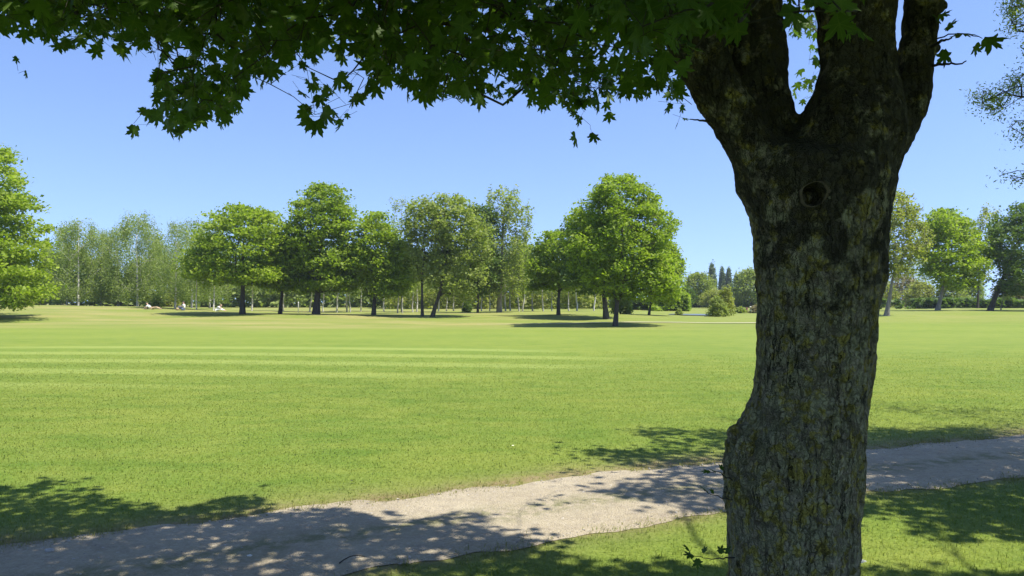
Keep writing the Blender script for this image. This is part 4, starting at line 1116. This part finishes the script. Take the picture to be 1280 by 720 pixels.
def place_leaves(T, C, size, tipdir, roll, rng):
    """C attachment points; tipdir unit vectors; roll about tip axis"""
    n = len(C); Vt, Ft = T
    y = tipdir; up = np.array([0, 0, 1.0]); x = np.cross(y, up); x /= np.linalg.norm(x, axis=1)[:, None] + 1e-6
    z = np.cross(x, y)
    c, s = np.cos(roll)[:, None], np.sin(roll)[:, None]
    x, z = x * c + z * s, z * c - x * s
    k = rng.uniform(.6, 1.6, (n, 1)) * np.sign(rng.uniform(-.25, 1, (n, 1)))       # curl varies leaf to leaf
    wx = rng.uniform(.85, 1.12, (n, 1))
    V = C[:, None] + size[:, None, None] * (Vt[None, :, 0:1] * (x * wx)[:, None] + Vt[None, :, 1:2] * y[:, None] + Vt[None, :, 2:3] * (z * k)[:, None])
    F_ = Ft[None] + (np.arange(n) * len(Vt))[:, None, None]
    return V.reshape(-1, 3), F_.reshape(-1, Ft.shape[1]), len(Vt)

# where foliage is seen in the photograph (pixels) and where the shade falls on the ground (pixels)
VIS = [
 ([(-40, -40), (-40, 40), (15, 52), (55, 60), (75, 66), (100, 62), (118, 70), (135, 48), (158, 80), (178, 62), (200, 80), (232, 45), (238, 66), (205, 92), (186, 108), (184, 130), (215, 145), (245, 140), (300, 140), (310, 108), (345, 104), (372, 86), (400, 80), (412, 62), (424, 78), (445, 70), (455, 100), (470, 112), (500, 112), (520, 126), (545, 130), (560, 128), (600, 130), (640, 132), (680, 138), (700, 128), (715, 150), (738, 150), (760, 132), (800, 125), (830, 120), (868, 138), (880, -40)], 1.0),
 ([(186, 95), (232, 80), (310, 85), (306, 142), (278, 158), (248, 160), (222, 178), (205, 168), (188, 150), (205, 125)], .8),
 ([(157, 182), (160, 160), (176, 135), (188, 140), (185, 160), (180, 182)], .9),
 ([(375, 118), (390, 92), (408, 96), (440, 104), (472, 112), (468, 135), (445, 145), (432, 152), (412, 146), (388, 172), (362, 160)], .9),
 ([(418, 145), (428, 150), (428, 178), (420, 172)], 1.2),
 ([(708, 150), (735, 135), (765, 140), (764, 160), (745, 164), (720, 160)], .6),
 ([(795, 180), (800, 158), (815, 160), (812, 182)], .6),
 ([(832, 165), (828, 125), (862, 140), (852, 166)], .6),
 ([(2, 72), (26, 74), (50, 92), (22, 103), (6, 90)], .8),
 ([(985, 20), (1024, 14), (1024, 115), (1008, 138), (994, 132), (986, 80)], 1.6),
]
NEARV = [([(735, -30), (745, 20), (765, 45), (790, 45), (812, 50), (838, 48), (846, 108), (866, 108), (874, 55), (898, 50), (905, 62), (925, 45), (950, 20), (1000, 8), (1040, 40), (1062, 58), (1090, 45), (1092, 10), (1100, -30)], 1.0)]
SHADE = [
 [(-400, 606), (0, 606), (28, 612), (52, 596), (70, 602), (52, 616), (80, 618), (100, 606), (128, 607), (120, 618), (137, 624), (187, 628), (211, 640), (280, 622), (312, 616), (326, 624), (342, 640), (390, 636), (441, 637), (462, 648), (490, 652), (500, 658), (560, 641), (624, 642), (610, 664), (640, 672), (674, 676), (650, 690), (741, 700), (760, 706), (905, 704), (1068, 704), (1280, 722), (1700, 722), (1700, 900), (-400, 900)],
 [(702, 559), (788, 563), (815, 555), (776, 536), (834, 531), (905, 538), (940, 540), (940, 641), (905, 641), (831, 643), (850, 633), (784, 629), (713, 610), (772, 602), (820, 590), (764, 579)],
 [(940, 540), (1080, 534), (1132, 537), (1168, 540), (1211, 533), (1280, 541), (1600, 560), (1600, 690), (1280, 682), (1240, 668), (1211, 680), (1147, 677), (1122, 636), (1095, 645), (1060, 648), (940, 645)],
]
def in_shade(gp):
    """gp: ground points (n,2)"""
    pr = project(np.concatenate([gp, np.zeros((len(gp), 1))], 1))
    px, py = pr[:, 0], pr[:, 1]
    near = gp[:, 1] < 4.45
    m = near.copy()
    for s in SHADE: m |= in_poly(px, py, s)
    return m & (np.hypot(gp[:, 0] - 1.3, gp[:, 1] - 3.4) < 11)
def vis_ok(P):
    """true where foliage may stand: outside the picture, or inside the seen foliage"""
    pr = project(P); px, py, dep = pr.T
    out = (dep < .2) | (py < -22) | (px < -40) | (px > 1320) | (py > 760)
    m = out.copy()
    for poly, _ in VIS: m |= in_poly(px, py, poly)
    m |= in_poly(px, py, NEARV[0][0]) & (dep > 1.5)
    return m
rng = np.random.default_rng(99)
spr = []                                   # spray centres (twig ends)
for poly, wgt in VIS:
    pa = np.array(poly); x0, y0 = pa.min(0); x1, y1 = pa.max(0)
    nn = int((x1 - x0) * (y1 - y0) / 190 * wgt)
    px = rng.uniform(x0, x1, nn); py = rng.uniform(y0, y1, nn); k = in_poly(px, py, poly); px, py = px[k], py[k]
    for a_, b_ in zip(px, py):
        if b_ > 30 and vnoise(np.array([[a_ / 26, b_ / 26]]), 88)[0] < .36: continue
        for tr_ in range(14):
            if a_ > 984: Y = rng.uniform(5.5, 8.0)
            elif a_ > 560 and b_ > 95: Y = rng.uniform(4.6, 7.5)
            else: Y = rng.uniform(3.1, 6.3)
            P = at(a_, b_, Y)
            g_ = P[:2] - SH * P[2]
            if tr_ == 13 or in_shade(g_[None])[0]: break
        if a_ > 984: Y = rng.uniform(5.5, 7.5); P = at(a_, b_, Y)
        elif tr_ == 13: Y = rng.uniform(3.4, 4.6); P = at(a_, b_, Y)
        spr.append(P)
n_vis = len(spr)
# near ones in front of the fork
pa = np.array(NEARV[0][0]); nn = 130
px = rng.uniform(pa[:, 0].min(), pa[:, 0].max(), nn); py = rng.uniform(-30, pa[:, 1].max(), nn); k = in_poly(px, py + 12, NEARV[0][0])
for a_, b_ in zip(px[k], py[k]): spr.append(at(a_, b_, rng.uniform(1.9, 2.6)))
n_near = len(spr)
# the rest of the crown, above and around the camera
n_try = 150000
h_ = rng.uniform(3.0, 7.4, n_try) ; gp = np.stack([rng.uniform(-8, 9, n_try), rng.uniform(-3.5, 11.5, n_try)], 1)
P = np.concatenate([gp + SH[None] * h_[:, None], h_[:, None]], 1)
cr = np.hypot(P[:, 0] - 1.3, P[:, 1] - 3.3)
env = cr < 8.6 * np.sqrt(np.clip(1 - ((P[:, 2] - 4.6) / 3.4) ** 2, 0, 1))
shell = fbm(P * .8, 3, 77) > 0.36
k = env & in_shade(gp) & vis_ok(P) & shell & vis_ok(P + np.array([0, 0, -.22])) & ~((P[:, 2] < 3.4) & (cr < 1.2))
P = P[k]
print('crown candidates', len(P))
P = P[:6500]
q = np.stack([rng.uniform(1.0, 1.85, 420), rng.uniform(2.85, 3.25, 420), rng.uniform(.2, 3.0, 420)], 1); zt = rng.uniform(3.7, 6.2, 420)  # extra out-of-view sprays, added towards the sun to keep the trunk shaded
q = q + SUN[None] * ((zt - q[:, 2]) / SUN[2])[:, None]
P = np.concatenate([P, q[vis_ok(q) & (q[:, 2] > 3.6)]])
UP = P
# keep the open mask honest: a spray has a radius, so test the ring too
spr = np.array(spr)
allT = np.concatenate([spr, UP])
# skeleton of main limbs above the frame
def limb_pts(rows, extra):
    c = [ (at(r_[1], r_[0], TY + r_[3]) + at(r_[2], r_[0], TY + r_[3])) / 2 for r_ in rows[-2:]]
    return [c[0], c[1]] + [np.array(e_) for e_ in extra]
endA = [(-.35, 3.4, 4.1), (-1.2, 3.7, 4.5), (-2.2, 4.0, 4.75), (-3.2, 4.3, 4.8)]
endB = [(1.1, 3.8, 4.2), (1.15, 4.1, 4.7), (1.2, 4.3, 5.1)]
endC = [(1.35, 2.7, 4.4), (1.4, 2.0, 5.3), (1.3, 1.1, 6.1), (1.2, 0.1, 6.5)]
endD = [(2.2, 3.2, 4.3), (2.9, 3.1, 5.0), (3.7, 2.9, 5.6), (4.4, 2.6, 6.0)]
endA2 = [(-.5, 4.4, 3.95), (-.9, 5.4, 4.3)]
def skeleton():
    A = []; par = []; rad = []
    def add(pts, p0, r0, r1):
        prev = p0; pts = np.array(pts)
        # refine
        tt = np.linspace(0, len(pts) - 1, (len(pts) - 1) * 3 + 1)
        q = np.stack([np.interp(tt, np.arange(len(pts)), pts[:, k]) for k in range(3)], 1)
        q[1:-1] += rng.normal(0, .035, q[1:-1].shape)
        ids = []
        for i, v in enumerate(q):
            A.append(v); par.append(prev); rad.append(r0 + (r1 - r0) * i / (len(q) - 1)); prev = len(A) - 1; ids.append(prev)
        return ids
    lA = limb_pts(rA, endA); lB = limb_pts(rB, endB); lC = limb_pts(rC, endC); lD = limb_pts(rD, endD)
    root = np.array([1.25, TY, 2.4])
    A.append(root); par.append(-1); rad.append(.1)
    ia = add(lA, 0, .10, .03); add(lB, 0, .09, .03); add(lC, 0, .13, .035); add(lD, 0, .075, .03)
    add([A[ia[4]]] + [np.array(v) for v in endA2], ia[4], .05, .025)
    add([A[ia[4]], np.array((-.6, 2.6, 4.2)), np.array((-1.6, 1.6, 4.9))], ia[4], .05, .025)
    # the low branch seen along the top of the picture
    add([A[ia[3]], at(640, 12, 3.6), at(480, 14, 3.9), at(330, 8, 4.1), at(180, 30, 4.3), at(60, 18, 4.4)], ia[3], .034, .008)
    add([at(640, 12, 3.6), at(545, 25, 4.0), at(480, 52, 4.2), at(425, 103, 4.35)], ia[3], .014, .004)
    return np.array(A), np.array(par), np.array(rad)
SA, SP, SR = skeleton()
def grow_on(SA, SP, SR, targets, rng, rtip=.0022, expo=.5, first=1, maxseg=7):
    n0 = len(SA); cap = n0 + len(targets) * maxseg + 5
    A = np.zeros((cap, 3)); A[:n0] = SA; par = np.full(cap, -1); par[:n0] = SP; L = np.zeros(cap); n = n0
    ok = np.zeros(cap, bool); ok[first:n0] = True
    d0 = np.array([np.min(np.linalg.norm(SA - t, axis=1)) for t in targets])
    for ti in np.argsort(d0):
        t = targets[ti]; d = np.sqrt(((A[:n] - t) ** 2).sum(1)); cost = d + .22 * L[:n] + (~ok[:n]) * 1e3
        i = int(np.argmin(cost)); s = A[i].copy(); dist = d[i]; k_ = max(1, min(maxseg, int(dist / .16))); prev = i
        for q in range(1, k_ + 1):
            fq = q / k_; pt = s + (t - s) * fq
            if q < k_: pt = pt + rng.normal(0, .11, 3) * dist / k_ + np.array([0, 0, dist * .09 * math.sin(fq * math.pi)])
            A[n] = pt; par[n] = prev; L[n] = L[prev] + dist / k_; ok[n] = True; prev = n; n += 1
    A = A[:n]; par = par[:n]
    cnt = np.zeros(n); isp = np.zeros(n, bool); isp[par[par >= 0]] = True
    cnt[~isp] = 1
    for i in range(n - 1, 0, -1):
        if par[i] >= 0: cnt[par[i]] += cnt[i]
    r_ = rtip * np.maximum(cnt, 1) ** expo
    r_[:n0] = SR
    for i in range(n0, n): r_[i] = min(r_[i], r_[par[i]] * .95)
    return A, par, r_, cnt
def mesh_from(A, par, rad, cnt, skip_root=True):
    n = len(A); ch = [[] for _ in range(n)]
    for i in range(1, n):
        if par[i] >= 0: ch[par[i]].append(i)
    parts = []; stack = [(c, 0) for c in ch[0]]
    while stack:
        i, frm = stack.pop()
        chain = [i] if (frm == 0 and skip_root) else [frm, i]; rr_ = [rad[c] for c in chain]
        if len(rr_) > 1: rr_[0] = min(rr_[0], rr_[1] * 1.2)
        cur = i
        while ch[cur]:
            cs = sorted(ch[cur], key=lambda c: -rad[c])
            for c in cs[1:]: stack.append((c, cur))
            cur = cs[0]; chain.append(cur); rr_.append(rad[cur])
        if len(chain) > 1:
            mx = max(rr_); parts.append(tube(A[chain], rr_, 14 if mx > .05 else (7 if mx > .015 else 4), cap=False))
    return merge(parts)

def leaf_cloud(Tp, per, spread, smin, smax, droop, template, rng, check=True, strict=False):
    n = len(Tp) * per
    src = np.repeat(np.arange(len(Tp)), per)
    off = rng.normal(0, 1, (n, 3)) * spread
    C = Tp[src] + off
    az = np.arctan2(off[:, 1], off[:, 0]) + rng.normal(0, .7, n)
    d = rng.uniform(droop[0], droop[1], n)
    tip = np.stack([np.cos(az) * np.cos(d), np.sin(az) * np.cos(d), -np.sin(d)], 1)
    size = rng.uniform(smin, smax, n)
    if check:
        mid_ = C + tip * (size * .5)[:, None]; tp = C + tip * (size * .9)[:, None]
        g1 = mid_[:, :2] - SH * mid_[:, 2:3]
        k = vis_ok(mid_) & (vis_ok(C + tip * size[:, None]) if strict else (vis_ok(tp) | (rng.uniform(0, 1, n) < .25))) & (in_shade(g1) | (rng.uniform(0, 1, n) < .06) | ((C[:, 1] > 2.7) & (C[:, 1] < 3.4)) | ((C[:, 1] > 3.9) & (C[:, 0] > 1.6) & (C[:, 0] < 3.2) & (C[:, 2] < 5)))
        C, tip, size, src = C[k], tip[k], size[k], src[k]
    V, F_, nvt = place_leaves(template, C, size, tip, rng.normal(0, .45, len(C)), rng)
    return V, F_, nvt, C, src
# seen leaves
visT = spr[:n_vis]
V1, F1, k1, C1, s1 = leaf_cloud(visT, 6, np.array([.12, .12, .08]), .045, .115, (R(25), R(85)), LT_FINE, rng)
nearT = spr[n_vis:n_near]
V2, F2, k2, C2, s2 = leaf_cloud(nearT, 3, np.array([.06, .05, .03]), .06, .11, (R(35), R(85)), LT_FINE, rng, strict=True)
V3, F3, k3, C3, s3 = leaf_cloud(UP, 11, np.array([.17, .17, .08]), .09, .16, (R(5), R(55)), LT_COARSE, rng)
used_ = np.concatenate([np.bincount(s1, minlength=len(visT)) >= 3, np.bincount(s2, minlength=len(nearT)) >= 1, np.bincount(s3, minlength=len(UP)) >= 3])
A, par, rad, cnt = grow_on(SA, SP, SR, allT[used_], rng)
Vb, fb = mesh_from(A, par, rad, cnt)
mesh_obj('branches', Vb, fb, M['maple_twig'], maple, smooth=True, origin=MB_)
print('leaves', len(C1), len(C2), len(C3), 'nvis', n_vis, 'up', len(UP))
tone = np.concatenate([np.repeat(rng.beta(2, 2, len(C)), k_) for C, k_ in ((C1, k1), (C2, k2), (C3, k3))])
Vc, fc = merge([(V1, [F1]), (V2, [F2]), (V3, [F3])])
# leaf stalks of the seen leaves
def stalks(C, src, Tp, rng, r_=.0011):
    a_ = Tp[src]; d = C - a_; L = np.linalg.norm(d, axis=1)
    a_ = C - d * np.minimum(1, .09 / (L + 1e-6))[:, None]
    n = len(C); u = np.cross(d, rng.normal(0, 1, (n, 3))); u /= np.linalg.norm(u, axis=1)[:, None] + 1e-9; v = np.cross(d / (L[:, None] + 1e-9), u)
    th3 = np.array([0, 2.094, 4.189]); ring = np.cos(th3)[None, :, None] * u[:, None] + np.sin(th3)[None, :, None] * v[:, None]
    V = np.concatenate([a_[:, None] + ring * r_, C[:, None] + ring * r_], 1).reshape(-1, 3)
    q = np.array([[0, 1, 4, 3], [1, 2, 5, 4], [2, 0, 3, 5]])
    return V, [(q[None] + (np.arange(n) * 6)[:, None, None]).reshape(-1, 4)]
vein = np.concatenate([np.tile(VEIN[k_], len(C)) for C, k_ in ((C1, k1), (C2, k2), (C3, k3))])
crown = mesh_obj('crown', Vc, fc, M['maple_leaf'], maple, attrs={'tone': tone, 'vein': vein}, origin=MB_)
Vs, fs = merge([stalks(C1, s1, visT, rng), stalks(C2, s2, nearT, rng)])
mesh_obj('leaf_stalks', Vs, fs, M['maple_twig'], crown, origin=MB_)

# small shoots on the trunk: (points px,py,Y) and leaves at the ends
def shoot(path, leaves, r0, label=None, size=.05):
    P = np.array([at(*q) for q in path])
    tt = np.linspace(0, len(P) - 1, (len(P) - 1) * 4 + 1)
    Q = np.stack([np.interp(tt, np.arange(len(P)), P[:, k]) for k in range(3)], 1)
    Q[1:-1] += rng.normal(0, .0025, Q[1:-1].shape)
    Vt, ft = tube(Q, np.linspace(r0, r0 * .35, len(Q)), 5)
    o = mesh_obj('shoot', Vt, ft, M['maple_twig'], maple, origin=MB_)
    if leaves:
        Cl = np.array([at(a_, b_, y_) for a_, b_, y_, *_ in leaves])
        tip = np.array([np.array([q[3], rng.normal(0, .4), q[4]]) for q in leaves]); tip /= np.linalg.norm(tip, axis=1)[:, None]
        sz = np.array([q[5] if len(q) > 5 else size for q in leaves])
        V, F_, kk_ = place_leaves(LT_FINE, Cl, sz, tip, rng.normal(0, .5, len(Cl)), rng)
        mesh_obj('shoot_leaves', V, [F_], M['maple_leaf'], o, attrs={'tone': np.repeat(rng.uniform(.2, .8, len(Cl)), kk_)}, origin=MB_)
# right of the fork
shoot([(1160, 52, 3.2), (1180, 46, 3.15), (1205, 40, 3.1), (1228, 48, 3.05)], [(1182, 40, 3.1, .1, .5, .07), (1195, 42, 3.1, .7, .12, .11), (1180, 60, 3.12, .2, -.9, .08), (1228, 48, 3.05, .8, -.2, .10), (1222, 52, 3.05, .1, -.9, .06), (1176, 30, 3.15, -.2, .8, .06), (1172, 20, 3.1, .9, .2, .06)], .004)
shoot([(1160, 85, 3.2), (1178, 80, 3.12), (1194, 80, 3.08), (1208, 76, 3.05)], [], .007)
shoot([(1160, 62, 3.2), (1176, 52, 3.1), (1190, 47, 3.05)], [], .009)
# left of the fork
shoot([(885, 152, 3.2), (874, 150, 3.15), (862, 149, 3.15)], [], .006)
# by the burl, lower left of the trunk
shoot([(915, 600, 3.1), (900, 592, 3.05), (889, 590, 3.02)], [(895, 591, 3.03, -.6, .5, .035), (889, 590, 3.02, -.9, .1, .04), (902, 588, 3.05, -.1, .9, .035)], .003)
shoot([(915, 625, 3.1), (900, 622, 3.0), (886, 616, 3.0), (880, 613, 3.0)], [(886, 616, 3.0, -.7, .4, .03), (892, 618, 3.0, -.3, .9, .028), (881, 613, 3.0, -.6, .7, .028)], .0025)
shoot([(918, 697, 3.1), (898, 698, 3.0), (880, 697, 3.0), (866, 695, 3.0)], [(868, 695, 3.0, -.8, .2, .05), (862, 690, 3.0, -.4, .7, .045), (872, 697, 3.0, -.1, -.9, .045), (880, 692, 3.0, .2, .7, .035), (900, 693, 3.02, .3, .8, .04), (906, 692, 3.02, .5, .8, .04), (896, 694, 3.02, -.6, .6, .03)], .003)
# two dangling leaves below the crown, left of the trunk
shoot([(700, 120, 4.6), (716, 140, 4.6), (738, 156, 4.6), (739, 170, 4.6)], [(718, 164, 4.6, .05, -1, .11), (739, 165, 4.6, .6, -.8, .09)], .002)

# ------------------------------------------------------------------ small-leaved tree at the right, mostly outside the picture
RB = np.array([7.6, 8.6, 0.0])
willow = empty('small_leaved_tree', RB)
tag(willow, 'tree with tiny leaves whose thin twigs reach in at the upper right edge', 'tree')
VR = [([(1232, -20), (1240, 22), (1262, 48), (1258, 78), (1250, 100), (1236, 100), (1222, 92), (1198, 106), (1206, 124), (1226, 142), (1238, 148), (1248, 142), (1262, 160), (1258, 172), (1300, 178), (1330, 120), (1330, -20)], 1.0), ([(1250, 210), (1262, 206), (1320, 208), (1320, 228), (1262, 228), (1246, 232)], .7)]
T = []
for poly, wgt in VR:
    pa = np.array(poly); x0, y0 = pa.min(0); x1, y1 = pa.max(0); nn = int((x1 - x0) * (y1 - y0) / 34 * wgt)
    px = rng.uniform(x0, x1, nn); py = rng.uniform(y0, y1, nn); k = in_poly(px, py, poly)
    nz = fbm(np.stack([px, py], 1) / 26, 3, 55); k &= nz > .47
    for a_, b_ in zip(px[k], py[k]): T.append(at(a_, b_, rng.uniform(7.2, 8.8)))
nT1 = len(T)
gq = np.stack([rng.uniform(2.5, 9, 60000), rng.uniform(4.6, 11, 60000)], 1); hq = rng.uniform(3.6, 7.6, 60000)
Pq = np.concatenate([gq + SH[None] * hq[:, None], hq[:, None]], 1); prq = project(Pq)
kq = in_shade(gq) & ((prq[:, 0] > 1330) | (prq[:, 1] < -60)) & (np.hypot(Pq[:, 0] - 1.3, Pq[:, 1] - 3.3) > 5.6) & (np.linalg.norm((Pq - np.array([8.2, 8.3, 5.6])) / np.array([5.0, 4.2, 2.6]), axis=1) < 1) & (fbm(Pq * .9, 3, 78) > .42)
T += list(Pq[kq][:1500])
nT1 = len(T)
while len(T) < nT1 + 250:
    v = rng.normal(0, 1, 3); v /= np.linalg.norm(v); v *= rng.uniform(.4, 1) ** .5
    q = np.array([8.3, 8.8, 5.2]) + v * np.array([2.9, 2.9, 2.2]); pr = project(q[None])[0]
    if pr[0] > 1330 or pr[1] < -60: T.append(q)
T = np.array(T)
tt = np.linspace(0, 1, 10)[:, None]
tr = RB + tt * np.array([.3, .1, 5.2]); tr[0, 2] -= .1; tr[:, 0] += .12 * np.sin(tt[:, 0] * 5)
A, par, rad, cnt = grow_on(tr, np.arange(-1, 9), .15 * (1 - .7 * tt[:, 0]), T, rng, rtip=.0032, expo=.5, first=4)
Vb, fb = mesh_from(A, par, rad, cnt, skip_root=False)
mesh_obj('trunk', Vb, fb, M['dark_bark'], willow, smooth=True, origin=RB)
per = 24; n = len(T) * per; seen_ = (project(T)[:, 0] < 1330) & (project(T)[:, 1] > -30)
off = rng.normal(0, 1, (n, 3)) * np.where(np.repeat(seen_, per)[:, None], .055, np.array([[.16, .16, .10]]))
C = np.repeat(T, per, 0) + off
pr = project(C); k = np.ones(n, bool)
inn = (pr[:, 0] < 1300) & (pr[:, 1] > -10)
mk = np.zeros(n, bool)
for poly, _ in VR: mk |= in_poly(pr[:, 0], pr[:, 1], poly)
k = ~inn | mk | np.repeat(seen_, per)
C = C[k]; n = len(C)
tip = rng.normal(0, 1, (n, 3)); tip[:, 2] *= .7; tip /= np.linalg.norm(tip, axis=1)[:, None]
V, F_, kk_ = place_leaves(LT_SMALL, C, np.where(inn[k], rng.uniform(.02, .042, n), rng.uniform(.06, .10, n)), tip, rng.normal(0, 1, n), rng)
mesh_obj('crown', V, [F_], M['green_c'], willow, attrs={'tone': np.repeat(rng.uniform(0, 1, n), kk_)}, origin=RB)

# ------------------------------------------------------------------ air
hx = np.array([[x, y, z] for z in (-1.2, 24.0) for y in (-320.0, 600.0) for x in (-520.0, 520.0)])
hf = np.array([[0, 2, 3, 1], [4, 5, 7, 6], [0, 1, 5, 4], [2, 6, 7, 3], [0, 4, 6, 2], [1, 3, 7, 5]])
hm = bpy.data.materials.new('haze'); hm.use_nodes = True; hn = hm.node_tree; hn.nodes.clear()
ho = hn.nodes.new('ShaderNodeOutputMaterial'); hp = hn.nodes.new('ShaderNodeVolumePrincipled')
hp.inputs['Color'].default_value = (0.80, 0.88, 1.0, 1); hp.inputs['Density'].default_value = HAZE; hp.inputs['Anisotropy'].default_value = 0.2
hn.links.new(hp.outputs[0], ho.inputs['Volume'])
tag(mesh_obj('haze', hx, [hf], hm), 'faint bluish summer haze over the far trees', 'haze', kind='stuff')

# ------------------------------------------------------------------ render settings
scene.cycles.use_denoising = True
scene.cycles.max_bounces = 8
scene.cycles.transmission_bounces = 6
scene.cycles.diffuse_bounces = 4
scene.cycles.sample_clamp_indirect = 8
scene.render.film_transparent = False
